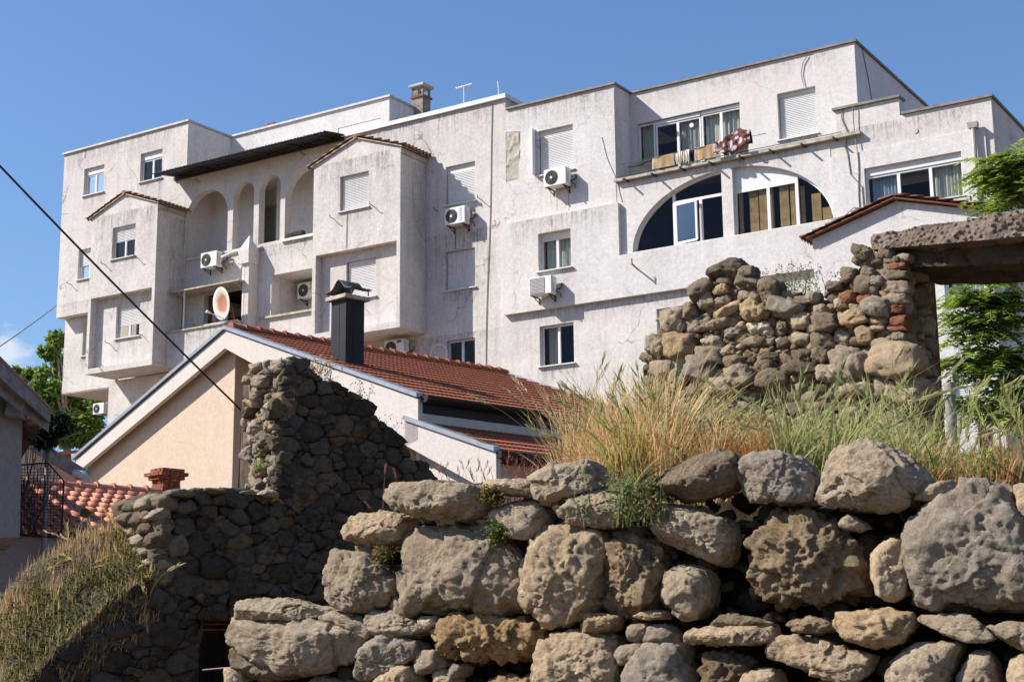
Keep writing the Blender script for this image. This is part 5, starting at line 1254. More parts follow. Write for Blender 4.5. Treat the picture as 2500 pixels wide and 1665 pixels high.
# right ruin
rp0 = line_pt(1560, 16.6, -.8); rp1 = line_pt(2222, 16.6, -.8)
pr_ = Path([rp0, rp1]); rr_ = empty('ruined_wall', (rp0[0], rp0[1], 0)); tag(rr_, 'sunlit ruined rubble wall with brick courses and a concrete lintel, on the grassy mound', 'ruin'); Z4 = np.array([rp0[0], rp0[1], 0])
rt_ = np.array([pr_.px('D', x, y, 0) for x, y in ((1478, 900), (1490, 815), (1503, 775), (1530, 720), (1590, 705), (1610, 660), (1645, 625), (1700, 625), (1745, 640), (1800, 670), (1850, 675), (1890, 690), (1920, 650), (1960, 625), (2000, 605), (2040, 595), (2100, 595))])
rtop = lambda s_: float(np.interp(s_, rt_[:, 0], rt_[:, 1]))
ST = '''700,180,230,110,-15,k 850,200,120,80,-10,d 870,270,160,90,10,d 540,320,190,100,-35,d 670,325,110,60,-10,y 560,400,130,90,-30,n 680,400,120,60,-25,g 590,460,100,60,-30,g 720,480,200,70,-30,y 900,480,170,140,20,y 860,370,150,90,5,n 1020,320,130,130,20,d 1120,440,240,120,15,g 1240,540,130,110,0,p 700,258,110,60,0,d 320,550,150,170,0,n 445,475,90,110,0,d 500,570,180,100,-10,n 210,730,120,150,10,n 370,725,190,170,0,y 140,800,110,60,0,d 240,880,150,130,10,n 370,850,110,80,0,n 360,940,120,120,0,n 520,890,220,160,15,g 600,700,150,80,0,n 750,620,150,70,-10,g 940,595,160,100,0,w 920,690,230,60,-3,n 1100,590,70,90,0,d 1110,690,150,70,-10,n 660,560,160,60,-25,n 580,790,160,110,0,n 700,760,120,80,0,n 1240,680,120,90,0,n 1430,560,170,110,-10,d 1610,530,180,110,-10,y 1400,690,150,110,0,d 1530,655,110,110,10,n 1700,650,110,110,0,y 1790,545,130,65,0,y 1790,600,90,35,0,y 1815,710,120,70,-5,n 1700,290,180,130,0,d 1590,210,90,90,0,d 1800,450,180,130,10,g 1920,390,160,90,-5,n 1910,300,180,90,0,n 1930,215,150,60,0,d 1930,150,110,50,0,b 1930,465,90,55,0,b 1950,545,110,80,0,b 1950,600,110,50,0,b 1940,660,100,60,0,g 1590,850,260,230,15,n 1920,840,340,210,-3,p 1820,1010,130,130,0,n 1990,1050,300,170,0,p 1640,1030,200,90,0,n 1700,970,100,60,0,n 1480,770,130,60,0,n 1260,800,140,100,0,k 1380,790,100,110,0,d 1580,370,110,90,0,b 1330,380,80,70,0,n 1380,470,80,70,0,n 1250,880,200,100,0,k 1480,300,90,70,0,d 1690,385,110,60,0,b 1450,930,170,110,0,n 800,940,190,120,0,n 1050,960,200,120,0,d 1640,460,90,50,0,n 1840,620,60,50,0,d 760,840,140,90,0,d 1010,800,120,80,0,k 980,880,120,90,0,d 1330,600,90,80,0,n 1530,430,80,60,0,p 1250,400,100,60,0,d 1730,200,90,70,0,d 1790,260,80,60,0,g 640,1010,200,120,0,n 1690,60,120,80,20,d 1765,105,120,80,0,d 1835,60,120,80,10,d 1885,105,110,60,0,d 1960,90,100,50,0,n 1650,110,70,50,0,d 1860,160,90,60,0,d 1700,150,90,60,0,n'''
for i, it in enumerate(ST.split()):
    a = it.split(','); x, y, w_, h_, ro = map(float, a[:5]); rg = np.random.default_rng(900+i)
    an = np.sort(np.arange(6)*1.047+.5+rg.uniform(-.3, .3, 6)); cc = spow(np.cos(an), .55)*w_*.57*rg.uniform(.82, 1.18, 6); ssn = spow(np.sin(an), .55)*h_*.6*rg.uniform(.82, 1.18, 6)
    c_, s_ = math.cos(R(ro)), math.sin(R(ro)); pl = np.array([pr_.px(11, x+p*c_-q*s_, y+p*s_+q*c_, 0) for p, q in zip(cc, ssn)])
    ext = min(pl.max(0)-pl.min(0)); P, Fc, ctr = rock(pl, ext*.5+.04, 2000+i, 4, rg.choice(list('ssmlp')), .22, 1.25)
    o, t, n = pr_.at(ctr[0]); C0 = o+np.array([0, 0, ctr[1]])-Z4
    W = P[:, :1]*t+(P[:, 1:2]-.03+rg.uniform(0, .07))*n+np.array([0, 0, 1.])*P[:, 2:3]
    ob = mesh_np('brick' if a[5] == 'b' else 'stone', W, Fc, RUIN, rr_, True, np.tile(np.array(TONES[a[5]])*rg.uniform(.88, 1.12), (len(W), 1))); ob.location = C0
Vs, Fs, Cs, nb = masonry('m', pr_, 0.02, pr_.c[-1]-.02, 2.35, rtop, .13, rr_, RUIN, 17, .8, None, 'nnddkky', .03, .08, 'sm', 3, .004)
V_, F_ = core(pr_, 0, pr_.c[-1], lambda s_: rtop(s_)-.06, lambda s_: rtop(s_)-.02, lambda s_: 1.5, .85, 23, 160, 90, .07, -.025)
Vs.append(V_); Fs.append(F_+nb); nb += len(V_); Cs.append(np.tile((.72, .68, .62), (len(V_), 1)))
mesh_np('rubble_core', np.concatenate(Vs)-Z4, np.concatenate(Fs), RUIN, rr_, True, np.concatenate(Cs))
o, t, n = pr_.at(pr_.c[-1]); JD = min(np.linspace(.4, 2, 161), key=lambda d: abs(1250+(o-n*d)[0]/(o-n*d)[1]*F_PX-2292)); jb = Path([(o[0], o[1]), tuple((o-n*JD)[:2])]); jt = lambda s_: rtop(pr_.c[-1])+.02
Vs, Fs, Cs, nb = masonry('m', jb, 0.0, jb.c[-1], 2.3, jt, .22, rr_, RUIN, 31, .75, None, 'nnddyg', .05, .09, 'sm', 3, .004)
mesh_np('door_jamb', np.concatenate(Vs)-Z4, np.concatenate(Fs), RUIN, rr_, True, np.concatenate(Cs))
# concrete lintel
def beam(name, c0, c1, lo0, hi0, lo1, hi1, n_out, depth, mat, amp, seed, sc=14, pebbles=True):
    """c0,c1 photo columns; lo/hi photo rows at both ends, on the ruin's face plane"""
    o = np.array([*pr_.p[0], 0]); t = np.array([*(pr_.d[0]/pr_.l[0]), 0]); n = np.array([t[1], -t[0], 0])
    g_ = lambda x, y: on_plane('S', x, y, o+n*n_out, n)
    a, b, c, d = g_(c0, lo0), g_(c0, hi0), g_(c1, lo1), g_(c1, hi1); nn_, k1, k2 = 240, 34, 40; V = []
    for i in range(nn_):
        f = i/(nn_-1); L_ = a+(c-a)*f; H_ = b+(d-b)*f; L_ = np.array([H_[0], H_[1], L_[2]])
        ring_ = [L_+(H_-L_)*k/k1 for k in range(k1)]+[H_-n*depth*k/k2 for k in range(k2)]+[H_-n*depth+(L_-H_)*k/k1 for k in range(k1)]+[L_-n*depth*(1-k/k2) for k in range(k2)]
        rd = min(1, (i+2)/16, (nn_-i+1)/16)**.4; cc = (L_+H_)/2-n*depth/2; V += [cc+(q-cc)*rd for q in ring_]
    V = np.array(V); Hn = 2*(k1+k2); N_ = V-np.repeat((a+c)[None]*0+0, 1, 0)
    cen = V.reshape(nn_, Hn, 3).mean(1, keepdims=True); N_ = (V.reshape(nn_, Hn, 3)-cen).reshape(-1, 3); N_ /= np.linalg.norm(N_, axis=1)[:, None]
    f1, f2 = worley(V*sc, seed); up_ = smooth(a[2]*.45+b[2]*.55, b[2], V[:, 2]+0*(c[2]-a[2])) if pebbles else 0
    V = V+N_*(fbm(V*2.2, 4, seed)*amp*1.3+fbm(V*9, 3, seed+3)*amp*.45+(np.clip(.5-f1, 0, 1)*amp*1.3 if pebbles else 0))[:, None]
    i = (np.arange(nn_-1)[:, None]*Hn+np.arange(Hn)[None]).ravel(); j = (np.arange(nn_-1)[:, None]*Hn+(np.arange(Hn)[None]+1) % Hn).ravel()
    F_ = np.stack([i, j, j+Hn, i+Hn], 1); V = V-Z4
    ob = mesh_np(name, V, F_, mat, rr_, True, np.tile((1, 1, 1), (len(V), 1))); return ob
qa, qb = line_pt(2600, 16.6, -.8), line_pt(2760, 16.6, -.8); pq = Path([qa, qb]); lt_ = lambda s_: pr_.px('S', 2600, 590, 0)[1]
Vs, Fs, Cs, nb = masonry('m', pq, 0, pq.c[-1], 2.2, lt_, .24, rr_, RUIN, 71, .8, None, 'nngdy', .04, .1, 'sm', 4, .004)
V_, F_ = core(pq, 0, pq.c[-1], lt_, lt_, lambda s_: 1.5, .7, 24, 30, 50, .05, -.04); Vs.append(V_); Fs.append(F_+nb); Cs.append(np.tile((.7, .66, .6), (len(V_), 1)))
mesh_np('lintel_pier', np.concatenate(Vs)-Z4, np.concatenate(Fs), RUIN, rr_, True, np.concatenate(Cs))
CLINT = rock_mat('pebbly_concrete', (.20, .15, .115), (.34, .27, .215), (.10, .075, .055), .8)
beam('lintel', 2105, 2640, 612, 572, 566, 492, .06, .75, CLINT, .045, 41, 24)
beam('timber_lintel', 2170, 2640, 655, 618, 640, 572, -.12, .9, MORT, .03, 43, 10, False)
#PART5
# ================================================================== VEGETATION
def ribbons(base, height, lean, width, cb, ct, droop=.25, seg=5, seed=0, face=None):
    """arrays -> curved blades; lean is an (N,3) horizontal vector giving tip offset in heights"""
    N_ = len(base); r = np.random.default_rng(seed); az = r.uniform(0, np.pi, N_) if face is None else face
    wd = np.stack([np.cos(az), np.sin(az), np.zeros(N_)], 1)
    t = np.linspace(0, 1, seg+1)[None, :, None]
    hh = height[:, None, None]; P = base[:, None, :]+lean[:, None, :]*hh*(t**1.8)
    up_ = (t-droop*np.linalg.norm(lean, axis=1)[:, None, None]*t**3)*hh
    P = P+np.concatenate([np.zeros_like(up_), np.zeros_like(up_), up_], 2)
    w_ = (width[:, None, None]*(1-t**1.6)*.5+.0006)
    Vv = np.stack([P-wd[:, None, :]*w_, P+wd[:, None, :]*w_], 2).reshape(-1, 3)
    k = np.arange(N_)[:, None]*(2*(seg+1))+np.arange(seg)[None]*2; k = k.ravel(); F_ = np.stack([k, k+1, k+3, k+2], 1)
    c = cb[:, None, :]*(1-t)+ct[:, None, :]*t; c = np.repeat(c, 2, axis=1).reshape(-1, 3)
    tips = P[:, -1]; dirs = P[:, -1]-P[:, -2]
    return Vv, F_, c, tips, dirs
class Bag:
    def __init__(s): s.V = []; s.F = []; s.C = []; s.n = 0
    def add(s, V, F_, C): s.V.append(V); s.F.append(F_+s.n); s.C.append(C); s.n += len(V)
    def build(s, name, mat=None, parent=None, smooth=False):
        return mesh_np(name, np.concatenate(s.V), np.concatenate(s.F), mat or BLADE, parent, smooth, np.concatenate(s.C))
def jitc(c, n, r, a=.25): c = np.array(c)[None]*(1+r.uniform(-a, a, (n, 1))); return c*(1+r.uniform(-.08, .08, (n, 3)))
def ears(bag, tips, dirs, L, r, col):
    """barley-like heads: a chain of small spikelets with awns along the stalk tip"""
    d = dirs/np.linalg.norm(dirs, axis=1)[:, None]
    for k in range(9):
        a = k/9; b = tips+d*(L[:, None]*(a-.35)); az = r.uniform(0, 6.28, len(tips)); s_ = np.stack([np.cos(az), np.sin(az), r.uniform(-.2, .5, len(tips))], 1)
        e = b+d*(L[:, None]*.5)+s_*(L[:, None]*.17); w_ = np.cross(d, s_); w_ /= np.linalg.norm(w_, axis=1)[:, None]; w_ = w_*(L[:, None]*.038)
        m_ = b*.7+e*.3+s_*(L[:, None]*.03)
        V = np.stack([b-w_*.3, m_-w_, e, m_+w_], 1).reshape(-1, 3); F_ = np.arange(len(V)).reshape(-1, 4)
        bag.add(V, F_, np.repeat(col, 4, 0))
def blobs(bag, P, size, r, col):
    n = len(P); a = r.normal(size=(n, 3)); a /= np.linalg.norm(a, axis=1)[:, None]; b = np.cross(a, r.normal(size=(n, 3))); b /= np.linalg.norm(b, axis=1)[:, None]
    a = a*size[:, None]; b = b*size[:, None]*.6; V = np.stack([P-a, P-b, P+a, P+b], 1).reshape(-1, 3); bag.add(V, np.arange(4*n).reshape(-1, 4), np.repeat(col, 4, 0))
def at_px(D, d):            # ground point behind the wall at photo (D) column x and distance d behind the wall face
    a = (np.asarray(D)*1.0621-1250)/F_PX; y = (WK+d)/(1+WA*a); x = a*y; return np.stack([x, y, ground_h(x, y)], 1)
r = np.random.default_rng(77)
GREEN, GREEN2, STRAW, RUST_, PALE = (.28, .32, .085), (.45, .45, .18), (.74, .55, .28), (.62, .31, .12), (.6, .5, .3)
bg_ = Bag(); bd = Bag()
# 1. dense brown dry undergrowth near the wall edge
def und(n, x0, x1, d0, d1, h0, h1, col, seed, w0=.003, lean=.35, bag=None, green=0):
    rr = np.random.default_rng(seed); nc = max(1, n//22); ci = rr.integers(0, nc, n); cx = rr.uniform(x0, x1, nc); cd_ = d0+(d1-d0)*rr.random(nc)**1.3
    B_ = at_px(cx[ci]+rr.normal(0, 9, n), np.clip(cd_[ci]+rr.normal(0, .05, n), d0, 9)); laz = rr.uniform(0, 6.28, nc); lmg = rr.uniform(0, .45, nc); hs = rr.uniform(.6, 1.2, nc); keep = B_[:, 2] > .9; ci = ci[keep]
    B_ = B_[(B_[:, 2] > .9)]; n = len(B_); h = rr.uniform(h0, h1, n)
    cl = .55+.45*np.clip(fbm(B_*np.array([2.2, 2.2, 0]), 2, seed)+.6, 0, 1.3); h = h*cl*hs[ci]
    az = rr.uniform(0, 6.28, n); ln = np.stack([np.cos(az), np.sin(az), az*0], 1)*rr.uniform(.05, lean, n)[:, None]; ln[:, 0] += .04; ln = ln+np.stack([np.cos(laz), np.sin(laz), laz*0], 1)[ci]*lmg[ci][:, None]
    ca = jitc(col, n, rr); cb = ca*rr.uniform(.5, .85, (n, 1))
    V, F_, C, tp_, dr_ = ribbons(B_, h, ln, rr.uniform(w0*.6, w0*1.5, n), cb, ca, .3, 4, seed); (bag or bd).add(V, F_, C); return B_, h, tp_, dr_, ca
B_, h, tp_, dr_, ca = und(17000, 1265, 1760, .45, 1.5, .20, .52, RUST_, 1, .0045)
rr = np.random.default_rng(5); q = B_[rr.integers(0, len(B_), 26000)]; q = q+np.stack([rr.normal(0, .03, len(q)), rr.normal(0, .03, len(q)), rr.uniform(0, .33, len(q))], 1)
blobs(bd, q, rr.uniform(.005, .013, len(q)), rr, jitc((.66, .36, .15), len(q), rr, .4))
B_, h, tp_, dr_, ca = und(11000, 1650, 2420, .45, 1.5, .14, .34, (.58, .34, .16), 2, .0045)
q = B_[rr.integers(0, len(B_), 14000)]; q = q+np.stack([rr.normal(0, .03, len(q)), rr.normal(0, .03, len(q)), rr.uniform(0, .16, len(q))], 1)
blobs(bd, q, rr.uniform(.004, .010, len(q)), rr, jitc((.36, .24, .11), len(q), rr, .4))
und(3000, 975, 1290, .5, 1.2, .08, .26, (.38, .26, .12), 3, .003)
und(700, 985, 1330, .5, 1.2, .12, .40, (.30, .10, .07), 4, .004, .25)
# 2. mixed green and straw grass over the mound
und(7000, 1340, 2150, .7, 4.5, .22, .56, STRAW, 6, .010, .5); und(5200, 1285, 1640, .5, 1.9, .45, .95, (.80, .58, .30), 66, .009, .45); und(2600, 1330, 1560, .6, 1.7, .5, 1.0, (.74, .56, .28), 67, .012, .5)
und(2600, 2450, 3600, .6, 4.5, .2, .5, STRAW, 70, .010, .5); und(1800, 2450, 3600, .6, 4.5, .2, .45, GREEN, 72, .013, .5, bg_); und(1400, 2100, 2450, .8, 4.5, .15, .42, STRAW, 68, .009, .5); und(900, 2100, 2450, .8, 4.5, .15, .40, GREEN, 69, .012, .5, bg_); und(5200, 1600, 2150, 1.0, 4.5, .22, .58, GREEN, 7, .013, .6, bg_)
und(2800, 1950, 2260, .7, 2.5, .16, .38, (.30, .37, .09), 8, .015, .6, bg_)
und(2300, 1560, 2150, .8, 3.0, .40, .78, GREEN2, 9, .017, .7, bg_)
und(600, 1310, 1500, .6, 1.6, .42, .86, (.40, .44, .12), 10, .015, .7, bg_)
# leafy ground weeds between
q = at_px(rr.uniform(1500, 2330, 16000), rr.uniform(.6, 3.0, 16000)); q[:, 2] += rr.uniform(0, .26, len(q)); q = q[fbm(q*np.array([1.6, 1.6, 0]), 2, 3) > -.05]
blobs(bg_, q, rr.uniform(.008, .02, len(q)), rr, jitc((.28, .38, .10), len(q), rr, .45))
# 3. tall stalks with barley heads
def heads(n, x0, x1, d0, d1, h0, h1, cs, ch, seed, lean=.6, L=(.09, .15)):
    rr = np.random.default_rng(seed); B_ = at_px(rr.uniform(x0, x1, n), rr.uniform(d0, d1, n)); h = rr.uniform(h0, h1, n)
    az = rr.normal(0, .9, n)+rr.choice([0, math.pi], n, p=[.6, .4]); ln = np.stack([np.cos(az), np.sin(az), az*0], 1)*rr.uniform(.15, lean, n)[:, None]
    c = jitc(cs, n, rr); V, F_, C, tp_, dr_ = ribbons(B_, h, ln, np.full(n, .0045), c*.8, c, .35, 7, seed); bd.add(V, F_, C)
    ears(bd, tp_, dr_, rr.uniform(*L, n), rr, jitc(ch, n, rr))
heads(130, 1290, 1560, .5, 1.7, .50, .92, (.36, .32, .13), (.30, .30, .11), 31, .7, (.12, .20))
heads(170, 1500, 2180, .7, 3.0, .50, .88, (.40, .36, .18), (.36, .36, .17), 32, .8, (.12, .20))
heads(60, 2150, 2420, .5, 2.0, .3, .62, (.34, .34, .12), (.32, .34, .12), 33, .4, (.1, .16))
heads(90, 985, 1330, .5, 1.2, .16, .40, (.36, .16, .10), (.34, .13, .10), 34, .25, (.06, .1))
heads(80, 1290, 1560, .5, 1.7, .50, .98, (.50, .36, .20), (.55, .40, .24), 35, .5, (.08, .14))
# 4. left bank: straw and moss on the sloping wall top
def bank(n, seed, u0=0, u1=1):
    rr = np.random.default_rng(seed); sx = rr.uniform(0, pw.px('S', 405, 1300, 0)[0]-.05, n); f = rr.uniform(u0, u1, n); f = np.where(rr.random(n) < .36, -rr.random(n)**1.5*.6, f); out = []
    for s_, ff in zip(sx, f):
        o, t, nn_ = pw.at(s_); z = ltop(s_)-.04+(ltopb(s_)-ltop(s_)+.04)*ff; out.append(o+nn_*(-.08-.88*ff if ff > 0 else .02)+np.array([0, 0, z if ff > 0 else ltop(s_)-.04+ff*.9]))
    return np.array(out)
def tuft(B_, h0, h1, col, seed, w=.006, lean=.4, bag=None):
    rr = np.random.default_rng(seed); n = len(B_); az = rr.uniform(0, 6.28, n); ln = np.stack([np.cos(az), np.sin(az), az*0], 1)*rr.uniform(.05, lean, n)[:, None]
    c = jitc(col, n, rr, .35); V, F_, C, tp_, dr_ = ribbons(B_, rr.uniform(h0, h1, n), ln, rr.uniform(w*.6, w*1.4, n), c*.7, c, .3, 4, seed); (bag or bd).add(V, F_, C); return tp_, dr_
bl = Bag(); tuft(bank(4800, 41), .05, .16, STRAW, 42, .009, .5, bl); tuft(bank(1700, 43, .3, 1), .08, .26, (.70, .48, .22), 44, .007, .45, bl)
q = bank(15000, 45, 0, .8); rr = np.random.default_rng(46); q[:, 2] += rr.uniform(0, .14, len(q)); q = q[fbm(q*1.7, 2, 4) > -.25]; blobs(bl, q, rr.uniform(.008, .022, len(q)), rr, jitc((.10, .115, .025), len(q), rr, .4))
tp_, dr_ = tuft(bank(34, 47, .1, .8), .22, .42, (.66, .50, .24), 48, .008, .9, bl); ears(bl, tp_, dr_, rr.uniform(.14, .22, len(tp_)), rr, jitc((.50, .40, .18), len(tp_), rr))
tag(bl.build('bank_grass'), kind='stuff')
tag(bd.build('dry_grass'), kind='stuff'); tag(bg_.build('green_grass'), kind='stuff')
# tufts on ruins: wildflower plants
def wildplant(name, root, n, h, spread, col, flower, seed, label, leafy=1, cat='plant', group=None, hang=0):
    rr = np.random.default_rng(seed); b = Bag(); B_ = rr.normal(0, spread*.35, (n, 3))*np.array([1, .6, 0]); az = rr.uniform(0, 6.28, n)
    ln = np.stack([np.cos(az), np.sin(az)*.6, az*0], 1)*rr.uniform(.1, .7, n)[:, None]; hh = rr.uniform(.5, 1, n)*h
    c = jitc(col, n, rr); V, F_, C, tp_, dr_ = ribbons(B_, hh, ln, np.full(n, .006), c*.8, c, .2+hang, 6, seed)
    if hang: V[:, 2] *= np.where(V[:, 2] > 0, 1, 1)
    b.add(V, F_, C)
    P = []
    for k in range(int(26*leafy)):
        t = rr.uniform(.15, .98, n); P.append(B_+ln*(hh*t**1.8)[:, None]+np.stack([t*0, t*0, (t-.2*t**3)*hh], 1)+rr.normal(0, .022, (n, 3)))
    if P: P = np.concatenate(P); blobs(b, P, rr.uniform(.007, .016, len(P)), rr, jitc(col, len(P), rr, .35))
    if flower is not None:
        q = np.repeat(tp_, 4, 0)+rr.normal(0, .012, (len(tp_)*4, 3)); blobs(b, q, rr.uniform(.008, .014, len(q)), rr, jitc(flower, len(q), rr, .3))
    o = b.build(name); o.location = root
    return tag(o, label, cat, group)
def rpx(x, y): s_, z = pr_.px('D', x, y, 0); o, t, n = pr_.at(s_); return tuple(o-n*.35+np.array([0, 0, z-.06]))
def lpx(x, y): s_, z = pw.px('S', x, y, 0); o, t, n = pw.at(s_); return tuple(o-n*.25+np.array([0, 0, z-.06]))
FL = (.30, .14, .14); PG = 'wild plants rooted on the ruins'
wildplant('wildflower_plant', rpx(1800, 660), 34, .42, .42, (.22, .25, .12), FL, 51, 'bushy grey-green wildflowers on the middle of the right ruin', 1, 'plant', PG)
wildplant('wildflower_plant', rpx(1740, 640), 12, .30, .2, (.25, .22, .13), FL, 52, 'sparse wildflowers just right of the dark cap stone', .4, 'plant', PG)
wildplant('wildflower_plant', rpx(1915, 680), 26, .34, .26, (.15, .20, .07), None, 53, 'dense green weed hanging in the notch beside the lintel pier', 1.6, 'plant', PG)
wildplant('wildflower_plant', rpx(1990, 585), 10, .22, .14, (.24, .25, .12), None, 54, 'thin grassy weed under the left end of the lintel', .5, 'plant', PG)
wildplant('wildflower_plant', lpx(905, 985), 14, .42, .16, (.30, .26, .14), FL, 55, 'thin dry flower stalks on the right shoulder of the dark stump', .3, 'plant', PG)
wildplant('wildflower_plant', lpx(790, 905), 26, .30, .26, (.40, .26, .15), (.42, .22, .14), 56, 'reddish dry tuft on top of the stump in front of the tiled roof', .8, 'plant', PG)
wildplant('wildflower_plant', lpx(830, 930), 12, .42, .12, (.26, .27, .12), None, 57, 'greenish grass spray at the foot of the black chimney', .4, 'plant', PG)
wildplant('wildflower_plant', lpx(960, 1080), 22, .42, .3, (.42, .34, .20), FL, 58, 'pale dry stalks at the low right end of the stump', .3, 'plant', PG)
wildplant('wildflower_plant', lpx(655, 1130), 6, .16, .06, (.18, .30, .06), None, 59, 'small bright green sprig on the ledge below the stump', .6, 'plant', PG)
def wallp(c, x, y, off=.1): s_, z = wall_sz(c, x, y); p = wo+wt*s_+wn*off; return (p[0], p[1], z)
ws = wildplant('wall_shrub', wallp(13, 1040, 560, .12), 46, .40, .34, (.20, .22, .09), None, 61, 'straggly green shrub growing between the boulders below the grass', 1.5, 'shrub')
b = Bag(); rr = np.random.default_rng(62); p0 = np.array(wallp(13, 1010, 400, .16)); n = 60
V, F_, C, tp_, dr_ = ribbons(np.tile(p0-np.array(ws.location), (n, 1))+rr.normal(0, .012, (n, 3)), rr.uniform(.2, .36, n), np.tile((.9, -.15, 0), (n, 1))*rr.uniform(.6, 1.1, (n, 1)), np.full(n, .006), jitc((.34, .30, .14), n, rr), jitc((.42, .38, .18), n, rr), .3, 6, 63); b.add(V, F_, C); b.build('dry_ear', parent=ws)
wildplant('moss_clump', wallp(12, 2020, 570, .12), 12, .10, .06, (.13, .17, .04), None, 64, 'small green moss clump at the upper right corner of the largest flat boulder', 2, 'moss', 'moss clumps on the boulder wall')
wildplant('moss_clump', wallp(12, 1990, 310, .12), 12, .09, .09, (.22, .17, .05), None, 65, 'yellowish moss clump beneath the flat capping stone', 2, 'moss', 'moss clumps on the boulder wall')
wildplant('moss_clump', wallp(12, 1190, 700, .08), 10, .07, .06, (.20, .16, .05), None, 66, 'dark yellow moss in the gap left of the largest flat boulder', 2, 'moss', 'moss clumps on the boulder wall')
# single reddish grass heads on the stepped stone
m_ = Bag(); rr = np.random.default_rng(71); q = np.array([wallp(12, x, y, -.1) for x, y in ((1070, 390), (1200, 385), (1150, 385), (1010, 395))]); lh_ = np.array([.27, .24, .13, .06]); q0 = q[0].copy()
V, F_, C, tp_, dr_ = ribbons(q-q0, lh_, np.array([[.05, 0, 0], [-.15, 0, 0], [.05, 0, 0], [-.5, 0, 0]]), np.full(4, .006), jitc((.30, .15, .09), 4, rr), jitc((.36, .14, .10), 4, rr), .1, 5, 3); m_.add(V, F_, C)
for k in range(4): ears(m_, tp_, dr_, np.full(4, .055), rr, jitc((.30, .17, .11), 4, rr))
o = m_.build('grass_stalk'); o.location = q0; tag(o, 'few reddish barley stalks on the stepped stone against the dark wall', 'grass stalks')

# ------------------------------------------------------------------ trees
def leafquads(P, size, r, col, up=.3):
    n = len(P); a = r.normal(size=(n, 3)); a[:, 2] -= .4; a /= np.linalg.norm(a, axis=1)[:, None]; nr = r.normal(size=(n, 3))*.8+np.array([-.3, -.5, .9]); b = np.cross(a, nr); b /= np.linalg.norm(b, axis=1)[:, None]
    s_ = size[:, None]; k = np.cross(a, b)*s_*.18
    V = np.stack([P, P+a*s_*.35+b*s_*.42+k, P+a*s_, P+a*s_*.35-b*s_*.42+k], 1).reshape(-1, 3)
    return V, np.arange(4*n).reshape(-1, 4), np.repeat(col, 4, 0)
def tree(name, base, trunk, blobs_, nleaf, size, cols, seed, label, group=None):
    r_ = np.random.default_rng(seed); e = empty(name, base); bz = np.array(base)
    m = MB()
    for pts, r0, r1 in trunk:
        n = len(pts); m.tube([tuple(np.array(p)-bz) for p in pts], [r0+(r1-r0)*i/(n-1) for i in range(n)], 8)
    # limb to every blob
    root = np.array(trunk[0][0][-1])
    for c, rad in blobs_:
        c = np.array(c); mid = (root+c)/2+r_.normal(0, .2, 3); m.tube([tuple(root-bz), tuple(mid-bz), tuple(c-bz)], [trunk[0][2]*.7, trunk[0][2]*.35, .01], 6)
        for k in range(4): q = c+r_.normal(0, rad*.6, 3); m.tube([tuple(c-bz), tuple((c+q)/2+r_.normal(0, .05, 3)-bz), tuple(q-bz)], [.018, .012, .006], 5)
    m.build('trunk', WOOD, e, smooth=True)
    vol = np.array([rad**2.2 for c, rad in blobs_]); pick = r_.choice(len(blobs_), nleaf, p=vol/vol.sum())
    C_ = np.array([c for c, _ in blobs_])[pick]; Rd = np.array([x for _, x in blobs_])[pick]
    sub = r_.normal(size=(len(blobs_)*14, 3)); sub /= np.linalg.norm(sub, axis=1)[:, None]; sp_ = pick*14+r_.integers(0, 14, nleaf)
    P = C_+sub[sp_]*(Rd*.66)[:, None]+r_.normal(size=(nleaf, 3))*(Rd*.20)[:, None]
    ci = r_.random(nleaf)[:, None]; col = np.array(cols[0])*(1-ci)+np.array(cols[1])*ci; col = col*r_.uniform(.7, 1.25, (nleaf, 1))
    V, F_, C = leafquads(P-bz, r_.uniform(.6, 1.2, nleaf)*size, r_, col); mesh_np('crown', V, F_, BLADE, e, col=C)
    return tag(e, label, 'tree', group)
def cb(c, x, y, d, r_px, sc): return (tuple(pix(c, x, y, d)), r_px*sc/F_PX*d)
LC = ((.13, .21, .04), (.26, .35, .09))
k17 = .3445
d_ = 61; bl_ = [cb(17, x, y, d_+dz, r_, k17) for x, y, r_, dz in ((405, 90, 62, 0), (360, 170, 60, 0), (425, 240, 60, 1), (400, 330, 60, 1), (300, 330, 50, 0), (220, 330, 45, 1), (280, 420, 70, 0), (380, 450, 80, 0), (180, 340, 40, 2), (330, 540, 80, 0), (450, 540, 90, 1), (560, 520, 80, 1), (650, 560, 80, 1), (500, 640, 90, 0), (620, 680, 90, 0), (690, 600, 60, 0), (560, 760, 80, 0), (450, 750, 90, 0), (660, 740, 50, 0), (350, 680, 90, 0), (115, 300, 25, 1), (395, 60, 30, 0), (290, 165, 26, 0))]
tb_ = pix(17, 480, 1400, 61); tb_[2] = 0; tt_ = pix(17, 470, 700, 61)
tree('plane_tree', tuple(tb_), [([tuple(tb_), tuple((tb_+tt_)/2+np.array([.3, 0, 0])), tuple(tt_)], .35, .14)], bl_, 24000, .21, LC, 81, 'bright green broadleaf tree behind the left corner of the apartment block')
bl_ = [cb(17, x, y, 26, r_, k17) for x, y, r_ in ((330, 640, 70), (300, 720, 80), (380, 720, 80), (430, 650, 60), (350, 800, 60), (270, 800, 50), (470, 700, 50))]
tb_ = pix(17, 340, 1400, 26); tb_[2] = 0; tt_ = pix(17, 340, 820, 26)
tree('dark_ivy_tree', tuple(tb_), [([tuple(tb_), tuple(tt_)], .08, .04)], bl_, 5000, .085, ((.03, .055, .018), (.05, .09, .025)), 82, 'dark green small-leaved tree hugging the verge of the grey house')
